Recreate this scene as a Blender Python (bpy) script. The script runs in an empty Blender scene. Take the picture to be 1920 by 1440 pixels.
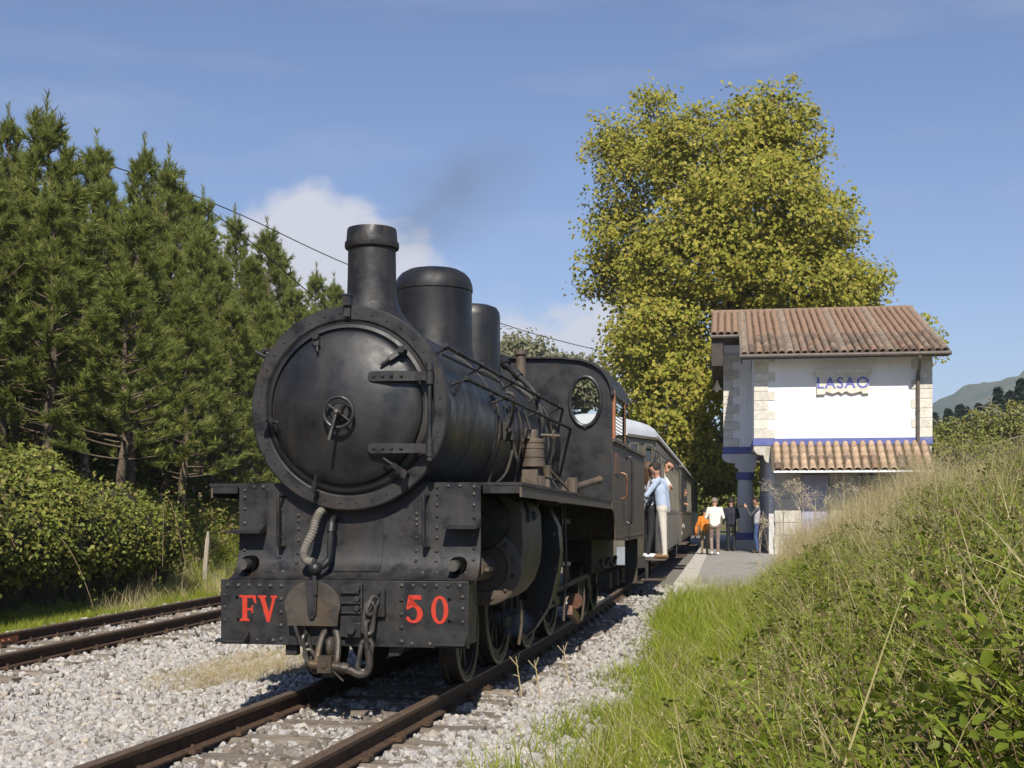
import bpy, bmesh, math, random
import numpy as np
from mathutils import Vector, Matrix, Euler
random.seed(7); RNG = np.random.default_rng(7)
PI = math.pi
scene = bpy.context.scene
COL = scene.collection

# ------------------------------------------------------------------ camera
cd = bpy.data.cameras.new('camera'); cam = bpy.data.objects.new('camera', cd); COL.objects.link(cam)
cam.location = (0, 0, 1.265); cam.rotation_euler = (PI/2, 0, 0)
cd.sensor_width = 36; cd.lens = 45.0; cd.shift_y = 246/1920; cd.clip_start = 0.05; cd.clip_end = 9000
scene.camera = cam
scene.render.resolution_x = 1024; scene.render.resolution_y = 768

# ------------------------------------------------------------------ sun and sky
SUN_EL = math.radians(42); SUN_AZ = math.radians(-1)      # light travels towards +Y, turned slightly to +X
sd = bpy.data.lights.new('sun', 'SUN'); sun = bpy.data.objects.new('sun', sd); COL.objects.link(sun)
sd.energy = 5.0; sd.angle = math.radians(0.53); sd.color = (1.0, 0.93, 0.82)
ldir = Vector((math.sin(SUN_AZ)*math.cos(SUN_EL), math.cos(SUN_AZ)*math.cos(SUN_EL), -math.sin(SUN_EL)))
sun.rotation_euler = ldir.to_track_quat('-Z', 'Y').to_euler()
sun.location = (0, -20, 30)

world = bpy.data.worlds.new('World'); scene.world = world; world.use_nodes = True
wn, wl = world.node_tree.nodes, world.node_tree.links
wn.clear()
wout = wn.new('ShaderNodeOutputWorld'); wbg = wn.new('ShaderNodeBackground')
sky = wn.new('ShaderNodeTexSky'); sky.sky_type = 'NISHITA'; sky.sun_disc = False
sky.sun_elevation = SUN_EL; sky.sun_rotation = PI + SUN_AZ
sky.altitude = 100; sky.air_density = 1.0; sky.dust_density = 0.3; sky.ozone_density = 3.0
wbg.inputs['Strength'].default_value = 0.12
tc = wn.new('ShaderNodeTexCoord')
def wmath(op, a, b=None):
    n = wn.new('ShaderNodeMath'); n.operation = op
    for i, v in enumerate((a, b)):
        if v is None: continue
        if isinstance(v, (int, float)): n.inputs[i].default_value = v
        else: wl.new(v, n.inputs[i])
    return n.outputs[0]
sep = wn.new('ShaderNodeSeparateXYZ'); wl.new(tc.outputs['Generated'], sep.inputs[0])
cn = wn.new('ShaderNodeTexNoise'); cn.inputs['Scale'].default_value = 17; cn.inputs['Detail'].default_value = 8; cn.inputs['Roughness'].default_value = 0.55
cmap = wn.new('ShaderNodeMapping'); cmap.inputs['Scale'].default_value = (1, 1, 1.5); wl.new(tc.outputs['Generated'], cmap.inputs[0]); wl.new(cmap.outputs[0], cn.inputs['Vector'])
def cloudblob(cx, cz, rx, rz):
    dx = wmath('DIVIDE', wmath('SUBTRACT', sep.outputs[0], cx), rx)
    dz = wmath('DIVIDE', wmath('SUBTRACT', sep.outputs[2], cz), rz)
    d = wmath('SQRT', wmath('ADD', wmath('MULTIPLY', dx, dx), wmath('MULTIPLY', dz, dz)))
    return wmath('SUBTRACT', 1.0, d)
b1 = cloudblob(-0.14, 0.192, 0.105, 0.058)
b2 = cloudblob(0.05, 0.125, 0.10, 0.052)
b3 = cloudblob(-0.42, 0.15, 0.20, 0.06)
b4 = cloudblob(0.62, 0.14, 0.22, 0.06)
bm_ = wmath('MAXIMUM', wmath('MAXIMUM', b1, b2), wmath('MAXIMUM', b3, b4))
dens = wmath('ADD', wmath('MULTIPLY', bm_, 1.0), wmath('MULTIPLY', wmath('SUBTRACT', cn.outputs['Fac'], 0.5), 1.5))
ramp = wn.new('ShaderNodeMapRange'); ramp.interpolation_type = 'SMOOTHSTEP'
ramp.inputs['From Min'].default_value = 0.0; ramp.inputs['From Max'].default_value = 0.42
wl.new(dens, ramp.inputs['Value'])
front = wmath('GREATER_THAN', sep.outputs[1], 0.0)
cfac = wmath('MULTIPLY', wmath('MULTIPLY', ramp.outputs[0], front), 0.88)
# thin high veil, very faint streaks
vn = wn.new('ShaderNodeTexNoise'); vn.inputs['Scale'].default_value = 5; vn.inputs['Detail'].default_value = 7
vmap = wn.new('ShaderNodeMapping'); vmap.inputs['Scale'].default_value = (1, 1, 4.5); vmap.inputs['Rotation'].default_value = (0, 0.35, 0)
wl.new(tc.outputs['Generated'], vmap.inputs[0]); wl.new(vmap.outputs[0], vn.inputs['Vector'])
vr = wn.new('ShaderNodeMapRange'); vr.inputs['From Min'].default_value = 0.52; vr.inputs['From Max'].default_value = 0.8; vr.inputs['To Max'].default_value = 0.22
wl.new(vn.outputs['Fac'], vr.inputs['Value'])
gain = wn.new('ShaderNodeMix'); gain.data_type = 'RGBA'; gain.blend_type = 'MULTIPLY'; gain.inputs['Factor'].default_value = 1
wl.new(sky.outputs[0], gain.inputs['A']); gain.inputs['B'].default_value = (0.70, 0.69, 0.79, 1)
mixv = wn.new('ShaderNodeMix'); mixv.data_type = 'RGBA'; wl.new(vr.outputs[0], mixv.inputs['Factor'])
wl.new(gain.outputs['Result'], mixv.inputs['A']); mixv.inputs['B'].default_value = (4.3, 4.5, 5.1, 1)
mixc = wn.new('ShaderNodeMix'); mixc.data_type = 'RGBA'; wl.new(cfac, mixc.inputs['Factor'])
wl.new(mixv.outputs['Result'], mixc.inputs['A']); mixc.inputs['B'].default_value = (5.2, 5.15, 5.5, 1)
wl.new(mixc.outputs['Result'], wbg.inputs['Color']); wl.new(wbg.outputs[0], wout.inputs[0])

vs = scene.view_settings
vs.view_transform = 'Standard'; vs.look = 'None'; vs.exposure = 0.28; vs.gamma = 1.0; vs.use_curve_mapping = False
scene.render.engine = 'CYCLES'
scene.cycles.max_bounces = 4; scene.cycles.diffuse_bounces = 2; scene.cycles.glossy_bounces = 2; scene.cycles.transmission_bounces = 3; scene.cycles.transparent_max_bounces = 4; scene.cycles.volume_bounces = 0; scene.cycles.volume_step_rate = 2.0

# ------------------------------------------------------------------ materials
MATS = {}
def M(name, c1, c2=None, c3=None, scale=4.0, scale3=1.3, t3=0.58, rough=0.6, rough2=None, metal=0.0, spec=0.5,
      bump=0.0, bscale=40.0, streak=None, rnd=0.0, island=0.0, trans=0.0, stretch=(1, 1, 1), mixlo=0.35, mixhi=0.65, rndcol=None, islandcol=None, fres=None):
    m = bpy.data.materials.new(name); m.use_nodes = True
    nt = m.node_tree; N, L = nt.nodes, nt.links
    bs = N['Principled BSDF']
    tcn = N.new('ShaderNodeTexCoord'); mp = N.new('ShaderNodeMapping'); mp.inputs['Scale'].default_value = stretch
    L.new(tcn.outputs['Object'], mp.inputs[0])
    def rgb(c): return (c[0], c[1], c[2], 1)
    col = None
    if c2 is not None:
        n = N.new('ShaderNodeTexNoise'); n.inputs['Scale'].default_value = scale; n.inputs['Detail'].default_value = 7; n.inputs['Roughness'].default_value = 0.62
        L.new(mp.outputs[0], n.inputs['Vector'])
        r = N.new('ShaderNodeMapRange'); r.inputs['From Min'].default_value = mixlo; r.inputs['From Max'].default_value = mixhi
        L.new(n.outputs['Fac'], r.inputs['Value'])
        mx = N.new('ShaderNodeMix'); mx.data_type = 'RGBA'; L.new(r.outputs[0], mx.inputs['Factor'])
        mx.inputs['A'].default_value = rgb(c1); mx.inputs['B'].default_value = rgb(c2); col = mx.outputs['Result']
        if rough2 is not None:
            rr = N.new('ShaderNodeMapRange'); rr.inputs['To Min'].default_value = rough; rr.inputs['To Max'].default_value = rough2
            L.new(r.outputs[0], rr.inputs['Value']); L.new(rr.outputs[0], bs.inputs['Roughness'])
    if c3 is not None:
        n = N.new('ShaderNodeTexNoise'); n.inputs['Scale'].default_value = scale3; n.inputs['Detail'].default_value = 8; n.inputs['Roughness'].default_value = 0.7
        mp3 = N.new('ShaderNodeMapping'); mp3.inputs['Location'].default_value = (3.1, 7.7, 1.9); L.new(tcn.outputs['Object'], mp3.inputs[0]); L.new(mp3.outputs[0], n.inputs['Vector'])
        r = N.new('ShaderNodeMapRange'); r.inputs['From Min'].default_value = t3; r.inputs['From Max'].default_value = t3+0.10
        L.new(n.outputs['Fac'], r.inputs['Value'])
        mx = N.new('ShaderNodeMix'); mx.data_type = 'RGBA'; L.new(r.outputs[0], mx.inputs['Factor'])
        if col is None: mx.inputs['A'].default_value = rgb(c1)
        else: L.new(col, mx.inputs['A'])
        mx.inputs['B'].default_value = rgb(c3); col = mx.outputs['Result']
    if streak is not None:
        sc_, ss_, st_ = streak
        n = N.new('ShaderNodeTexNoise'); n.inputs['Scale'].default_value = ss_; n.inputs['Detail'].default_value = 6; n.inputs['Roughness'].default_value = 0.6
        mps = N.new('ShaderNodeMapping'); mps.inputs['Scale'].default_value = (3.2, 3.2, 0.28); L.new(tcn.outputs['Object'], mps.inputs[0]); L.new(mps.outputs[0], n.inputs['Vector'])
        r = N.new('ShaderNodeMapRange'); r.inputs['From Min'].default_value = st_; r.inputs['From Max'].default_value = st_+0.16; r.inputs['To Max'].default_value = 0.8
        L.new(n.outputs['Fac'], r.inputs['Value'])
        mx = N.new('ShaderNodeMix'); mx.data_type = 'RGBA'; L.new(r.outputs[0], mx.inputs['Factor'])
        if col is None: mx.inputs['A'].default_value = rgb(c1)
        else: L.new(col, mx.inputs['A'])
        mx.inputs['B'].default_value = rgb(sc_); col = mx.outputs['Result']
    for amt, cc, src in ((rnd, rndcol, 'obj'), (island, islandcol, 'isl')):
        if amt or cc:
            if src == 'obj': o = N.new('ShaderNodeObjectInfo').outputs['Random']
            else: o = N.new('ShaderNodeNewGeometry').outputs['Random Per Island']
            if cc:
                cr = N.new('ShaderNodeValToRGB'); cr.color_ramp.interpolation = 'LINEAR'
                els = cr.color_ramp.elements
                els[0].color = rgb(cc[0]); els[1].color = rgb(cc[-1])
                for k in range(1, len(cc)-1):
                    e = els.new(k/(len(cc)-1)); e.color = rgb(cc[k])
                L.new(o, cr.inputs[0])
                if col is None: col = cr.outputs[0]
                else:
                    mx = N.new('ShaderNodeMix'); mx.data_type = 'RGBA'; mx.inputs['Factor'].default_value = 0.6
                    L.new(col, mx.inputs['A']); L.new(cr.outputs[0], mx.inputs['B']); col = mx.outputs['Result']
            if amt:
                # white-noise value jitter
                w = N.new('ShaderNodeTexWhiteNoise'); w.noise_dimensions = '1D'; L.new(o, w.inputs['W'])
                r = N.new('ShaderNodeMapRange'); r.inputs['To Min'].default_value = 1-amt; r.inputs['To Max'].default_value = 1+amt
                L.new(w.outputs['Value'], r.inputs['Value'])
                vm = N.new('ShaderNodeVectorMath'); vm.operation = 'SCALE'
                if col is None: vm.inputs[0].default_value = c1
                else: L.new(col, vm.inputs[0])
                L.new(r.outputs[0], vm.inputs['Scale']); col = vm.outputs[0]
    if col is None: bs.inputs['Base Color'].default_value = rgb(c1)
    else: L.new(col, bs.inputs['Base Color'])
    if rough2 is None or c2 is None: bs.inputs['Roughness'].default_value = rough
    bs.inputs['Metallic'].default_value = metal; bs.inputs['Specular IOR Level'].default_value = spec
    if bump:
        n = N.new('ShaderNodeTexNoise'); n.inputs['Scale'].default_value = bscale; n.inputs['Detail'].default_value = 5
        L.new(mp.outputs[0], n.inputs['Vector'])
        b = N.new('ShaderNodeBump'); b.inputs['Strength'].default_value = bump; b.inputs['Distance'].default_value = 0.02
        L.new(n.outputs['Fac'], b.inputs['Height']); L.new(b.outputs[0], bs.inputs['Normal'])
    if trans:
        t = N.new('ShaderNodeBsdfTranslucent'); ms = N.new('ShaderNodeMixShader'); ms.inputs[0].default_value = trans
        if col is None: t.inputs['Color'].default_value = rgb(c1)
        else: L.new(col, t.inputs['Color'])
        L.new(bs.outputs[0], ms.inputs[1]); L.new(t.outputs[0], ms.inputs[2])
        L.new(ms.outputs[0], N['Material Output'].inputs['Surface'])
    MATS[name] = m
    return m

M('black_paint', (0.008, 0.0085, 0.010), (0.021, 0.0205, 0.021), (0.032, 0.023, 0.017), scale=8, scale3=3.0, t3=0.55, rough=0.36, rough2=0.74, bump=0.2, bscale=12, streak=((0.034, 0.030, 0.027), 2.6, 0.55))
M('black_satin', (0.008, 0.009, 0.0105), (0.0165, 0.0165, 0.018), (0.024, 0.018, 0.014), scale=4.5, scale3=3.0, t3=0.59, rough=0.32, rough2=0.60, bump=0.15, bscale=6, streak=((0.030, 0.022, 0.016), 2.2, 0.54))
M('grimy_black', (0.016, 0.014, 0.012), (0.05, 0.042, 0.032), (0.075, 0.055, 0.036), scale=6, scale3=3, t3=0.56, rough=0.5, rough2=0.75, bump=0.25, bscale=30)
M('dusty_plate', (0.060, 0.046, 0.034), (0.115, 0.088, 0.062), (0.15, 0.098, 0.062), scale=4, scale3=2, t3=0.6, rough=0.5, rough2=0.7, bump=0.15, bscale=25, streak=((0.19, 0.155, 0.115), 3.0, 0.58))
M('steel', (0.06, 0.057, 0.054), (0.13, 0.12, 0.105), scale=9, rough=0.38, rough2=0.6, metal=0.6, bump=0.1)
M('worn_steel', (0.038, 0.034, 0.031), (0.085, 0.073, 0.058), (0.095, 0.064, 0.036), scale=5, scale3=4, t3=0.5, rough=0.42, rough2=0.62, metal=0.35, bump=0.15)
M('tyre_steel', (0.17, 0.15, 0.11), (0.30, 0.27, 0.20), scale=8, rough=0.5, metal=0.2)
M('red_letter', (0.42, 0.028, 0.012), (0.50, 0.042, 0.018), scale=30, rough=0.5)
M('rubber_hose', (0.11, 0.10, 0.085), (0.17, 0.155, 0.13), scale=12, rough=0.75)
M('copper', (0.09, 0.042, 0.025), (0.17, 0.085, 0.05), scale=9, rough=0.5, metal=0.3)
M('cab_timber', (0.27, 0.085, 0.03), (0.40, 0.15, 0.055), scale=7, stretch=(4, 4, 0.6), rough=0.5, bump=0.1)
M('hole_shade', (0.004, 0.004, 0.004), rough=0.9, spec=0.05)  # near-black colour standing in for the shade inside holes
M('rail_side', (0.040, 0.023, 0.013), (0.085, 0.048, 0.026), scale=14, rough=0.8, bump=0.2, bscale=60)
M('rail_head', (0.12, 0.080, 0.052), (0.19, 0.135, 0.090), scale=9, stretch=(6, 0.6, 6), rough=0.42, metal=0.35, rough2=0.6)
M('rust', (0.16, 0.05, 0.02), (0.24, 0.09, 0.04), scale=20, rough=0.85, bump=0.3)
M('sleeper_wood', (0.13, 0.105, 0.080), (0.27, 0.225, 0.175), (0.075, 0.060, 0.045), scale=9, scale3=5, t3=0.57, stretch=(0.5, 7, 7), rough=0.9, bump=0.7, bscale=16, rnd=0.2)
M('stone_white', (0.36, 0.345, 0.32), (0.50, 0.48, 0.455), scale=22, rough=0.85, bump=0.25, bscale=50, rndcol=[(0.38, 0.365, 0.345), (0.26, 0.245, 0.23), (0.46, 0.44, 0.42), (0.20, 0.19, 0.185), (0.40, 0.37, 0.335), (0.34, 0.27, 0.18), (0.35, 0.335, 0.32), (0.16, 0.15, 0.14), (0.43, 0.41, 0.385)], rnd=0.18)
M('stone_dark', (0.16, 0.135, 0.11), (0.24, 0.21, 0.18), scale=20, rough=0.8, bump=0.25, bscale=50, rndcol=[(0.15, 0.12, 0.095), (0.24, 0.21, 0.18), (0.10, 0.085, 0.07), (0.20, 0.15, 0.10)], rnd=0.2)
M('limestone', (0.42, 0.39, 0.335), (0.55, 0.52, 0.455), (0.33, 0.29, 0.22), scale=5, scale3=2.2, rough=0.85, bump=0.5, bscale=14)
M('concrete', (0.30, 0.28, 0.255), (0.42, 0.40, 0.37), (0.22, 0.205, 0.18), scale=3, scale3=1.4, rough=0.9, bump=0.4, bscale=22)
M('asphalt', (0.25, 0.24, 0.22), (0.34, 0.32, 0.29), (0.19, 0.175, 0.15), scale=3, scale3=.9, rough=0.92, bump=0.4, bscale=60)
M('plaster', (0.78, 0.78, 0.765), (0.84, 0.84, 0.83), (0.70, 0.67, 0.61), scale=2.2, scale3=1.1, t3=0.60, rough=0.9, bump=0.15, bscale=22, streak=((0.52, 0.49, 0.42), 1.6, 0.60))
M('plaster_grey_and_shade', (0.52, 0.52, 0.52), (0.60, 0.60, 0.59), scale=2.2, rough=0.9, bump=0.12, bscale=25)  # grey plaster of the column; on the lower wall it carries painted shadow
M('quoin', (0.52, 0.49, 0.42), (0.66, 0.63, 0.55), (0.42, 0.38, 0.30), scale=6, scale3=4, t3=0.6, rough=0.9, bump=0.9, bscale=10, rnd=0.1)
M('blue_faded', (0.32, 0.32, 0.46), (0.42, 0.41, 0.52), (0.24, 0.25, 0.44), scale=3, scale3=2, rough=0.85, bump=0.1)
M('blue_paint', (0.085, 0.105, 0.31), (0.125, 0.145, 0.36), (0.19, 0.20, 0.38), scale=6, rough=0.7, bump=0.1)
M('blue_letter', (0.10, 0.12, 0.42), (0.17, 0.19, 0.48), scale=14, rough=0.8)
M('tile', (0.22, 0.145, 0.095), (0.13, 0.095, 0.07), (0.27, 0.24, 0.185), scale=7, scale3=9, t3=0.54, rough=0.9, bump=0.4, bscale=20,
  rndcol=[(0.24, 0.13, 0.08), (0.17, 0.125, 0.09), (0.13, 0.105, 0.082), (0.26, 0.165, 0.105), (0.22, 0.18, 0.135), (0.32, 0.18, 0.105), (0.15, 0.12, 0.092)], rnd=0.30)
M('tile_pale', (0.48, 0.34, 0.22), (0.36, 0.24, 0.15), (0.24, 0.20, 0.155), scale=5, scale3=6, t3=0.52, rough=0.9, bump=0.4, bscale=20, rnd=0.15)
M('tile_under', (0.085, 0.062, 0.042), (0.12, 0.10, 0.055), scale=8, rough=0.95, bump=0.4)
M('mortar', (0.30, 0.26, 0.20), (0.48, 0.43, 0.36), scale=9, rough=0.95, bump=0.5)
M('gutter', (0.075, 0.06, 0.048), (0.12, 0.10, 0.08), scale=6, rough=0.6)
M('dark_timber', (0.035, 0.028, 0.024), (0.06, 0.048, 0.04), scale=5, rough=0.75)
M('coach_paint', (0.115, 0.105, 0.078), (0.155, 0.142, 0.108), (0.10, 0.08, 0.055), scale=3, stretch=(1, 6, 0.5), scale3=1.6, rough=0.34, rough2=0.5, bump=0.04)
M('coach_roof', (0.48, 0.50, 0.53), (0.58, 0.60, 0.62), scale=2, rough=0.6)
M('underframe', (0.014, 0.013, 0.012), (0.03, 0.026, 0.022), scale=6, rough=0.7)
M('white_box', (0.20, 0.23, 0.26), (0.28, 0.31, 0.34), scale=5, rough=0.6)
M('cable', (0.02, 0.02, 0.022), rough=0.6)
M('post_wood', (0.32, 0.27, 0.20), (0.46, 0.41, 0.33), scale=12, stretch=(6, 6, 0.7), rough=0.95, bump=0.6)
M('bark_pine', (0.06, 0.045, 0.033), (0.17, 0.125, 0.085), scale=10, stretch=(3, 3, 0.7), rough=0.95, bump=0.7, bscale=20)
M('bark_plane', (0.14, 0.125, 0.095), (0.33, 0.30, 0.24), scale=4, stretch=(1, 1, 0.6), rough=0.95, bump=0.4)
M('needles', (0.06, 0.09, 0.026), rough=0.6, spec=0.25, island=0.3, trans=0.38,
  islandcol=[(0.235, 0.275, 0.055), (0.35, 0.375, 0.076), (0.255, 0.295, 0.080), (0.43, 0.435, 0.105), (0.20, 0.245, 0.065)], rnd=0.25)
M('leaf_plane', (0.2, 0.2, 0.04), rough=0.6, spec=0.25, trans=0.42, island=0.22,
  islandcol=[(0.17, 0.19, 0.022), (0.32, 0.315, 0.042), (0.22, 0.24, 0.030), (0.41, 0.375, 0.06), (0.29, 0.295, 0.036), (0.47, 0.41, 0.085), (0.30, 0.235, 0.05)])
M('leaf_grey', (0.15, 0.16, 0.09), rough=0.6, trans=0.3, island=0.3, islandcol=[(0.13, 0.14, 0.07), (0.19, 0.19, 0.10), (0.15, 0.14, 0.075)])
M('leaf_bramble', (0.05, 0.085, 0.018), rough=0.55, spec=0.3, trans=0.35, island=0.3,
  islandcol=[(0.115, 0.145, 0.026), (0.19, 0.215, 0.036), (0.14, 0.17, 0.028), (0.28, 0.285, 0.052), (0.21, 0.165, 0.055)])
M('leaf_bank', (0.05, 0.085, 0.018), rough=0.55, spec=0.3, trans=0.48, island=0.3, rnd=0.2,
  islandcol=[(0.175, 0.240, 0.020), (0.285, 0.345, 0.032), (0.215, 0.275, 0.025), (0.37, 0.42, 0.045), (0.25, 0.20, 0.05)])
M('leaf_shrub', (0.13, 0.15, 0.03), rough=0.55, trans=0.3, island=0.3, islandcol=[(0.10, 0.13, 0.022), (0.17, 0.18, 0.03), (0.21, 0.20, 0.045), (0.14, 0.15, 0.03)])
M('leaf_conifer', (0.03, 0.05, 0.025), rough=0.6, trans=0.15, island=0.3)
M('grass_green', (0.13, 0.2, 0.02), rough=0.5, spec=0.3, trans=0.35, island=0.3, rnd=0.18,
  islandcol=[(0.23, 0.295, 0.022), (0.34, 0.385, 0.035), (0.41, 0.42, 0.050), (0.28, 0.335, 0.030), (0.50, 0.45, 0.14)])
M('grass_dry', (0.4, 0.33, 0.18), rough=0.65, spec=0.25, trans=0.25, island=0.25, rnd=0.18,
  islandcol=[(0.50, 0.40, 0.22), (0.60, 0.50, 0.31), (0.40, 0.33, 0.15), (0.54, 0.46, 0.27), (0.36, 0.34, 0.12)])
M('stem_dry', (0.58, 0.50, 0.36), (0.44, 0.35, 0.23), scale=20, rough=0.8)
M('stem_bramble', (0.13, 0.08, 0.045), (0.20, 0.14, 0.07), scale=20, rough=0.7)
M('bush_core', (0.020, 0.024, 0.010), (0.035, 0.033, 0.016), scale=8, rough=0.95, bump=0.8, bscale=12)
M('skin', (0.45, 0.24, 0.155), rough=0.55)
def setrgb(k, c, r=0.8): return M(k, c, (c[0]*0.8, c[1]*0.8, c[2]*0.8), scale=9, rough=r, bump=0.35, bscale=16)
for k, c in {'hair_brown': (0.12, 0.065, 0.035), 'hair_dark': (0.022, 0.015, 0.011), 'hair_grey': (0.22, 0.17, 0.14), 'cloth_lightblue': (0.42, 0.50, 0.64), 'cloth_beige': (0.60, 0.56, 0.48),
             'cloth_black': (0.014, 0.014, 0.018), 'cloth_navy': (0.016, 0.018, 0.035), 'cloth_white': (0.80, 0.78, 0.70), 'cloth_orange': (0.66, 0.21, 0.02), 'cloth_khaki': (0.17, 0.125, 0.075),
             'cloth_brown': (0.24, 0.175, 0.145), 'cloth_denim': (0.05, 0.09, 0.22), 'cloth_grey': (0.42, 0.43, 0.47), 'cloth_charcoal': (0.06, 0.06, 0.075), 'shoe_white': (0.75, 0.75, 0.75), 'shoe_dark': (0.03, 0.025, 0.02), 'shoe_tan': (0.25, 0.13, 0.06), 'sunglass': (0.01, 0.006, 0.005)}.items(): setrgb(k, c)
M('cloth_pattern', (0.015, 0.015, 0.02), (0.55, 0.56, 0.60), scale=24, mixlo=0.48, mixhi=0.52, rough=0.8)
# glass
g = bpy.data.materials.new('glass'); g.use_nodes = True
gb = g.node_tree.nodes['Principled BSDF']; gb.inputs['Base Color'].default_value = (0.92, 0.95, 0.94, 1); gb.inputs['Roughness'].default_value = 0.03
gb.inputs['Transmission Weight'].default_value = 1.0; gb.inputs['IOR'].default_value = 1.02; gb.inputs['Specular IOR Level'].default_value = 0.5
MATS['glass'] = g
# dark window glass, reflecting the sky
M('window_glass', (0.012, 0.013, 0.014), rough=0.08, spec=0.6)

# ------------------------------------------------------------------ mesh helpers
def np_mesh(name, V, Fc, mats=None, fmat=None, smooth=False):
    V = np.asarray(V, np.float32); Fc = np.asarray(Fc, np.int32); k = Fc.shape[1]
    me = bpy.data.meshes.new(name)
    me.vertices.add(len(V)); me.vertices.foreach_set('co', V.ravel())
    me.loops.add(Fc.size); me.loops.foreach_set('vertex_index', Fc.ravel())
    me.polygons.add(len(Fc)); me.polygons.foreach_set('loop_start', np.arange(0, Fc.size, k, dtype=np.int32))
    if mats:
        for m in mats: me.materials.append(MATS[m])
    if fmat is not None: me.polygons.foreach_set('material_index', np.asarray(fmat, np.int32))
    if smooth: me.polygons.foreach_set('use_smooth', np.ones(len(Fc), bool))
    me.update(calc_edges=True)
    return me

def link(name, data, parent=None, loc=None, rotz=0.0):
    o = bpy.data.objects.new(name, data); COL.objects.link(o)
    if parent is not None: o.parent = parent
    if loc is not None: o.location = loc
    if rotz: o.rotation_euler = (0, 0, rotz)
    return o
def tag(o, label, cat, group=None):
    o['label'] = label; o['category'] = cat
    if group: o['group'] = group
    return o
def thing(name, label, cat, loc=(0, 0, 0), rotz=0.0, group=None):
    return tag(link(name, None, None, loc, rotz), label, cat, group)
def structure(o): o['kind'] = 'structure'; return o
def stuff(o): o['kind'] = 'stuff'; return o
def copy_tree(o, parent=None):
    c = o.copy(); COL.objects.link(c); c.parent = parent
    for ch in list(o.children): copy_tree(ch, c)
    return c

def frame(axis):
    a = Vector(axis).normalized()
    h = Vector((0, 0, 1)) if abs(a.z) < 0.9 else Vector((1, 0, 0))
    u = h.cross(a).normalized(); v = a.cross(u).normalized()
    return a, u, v

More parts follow.
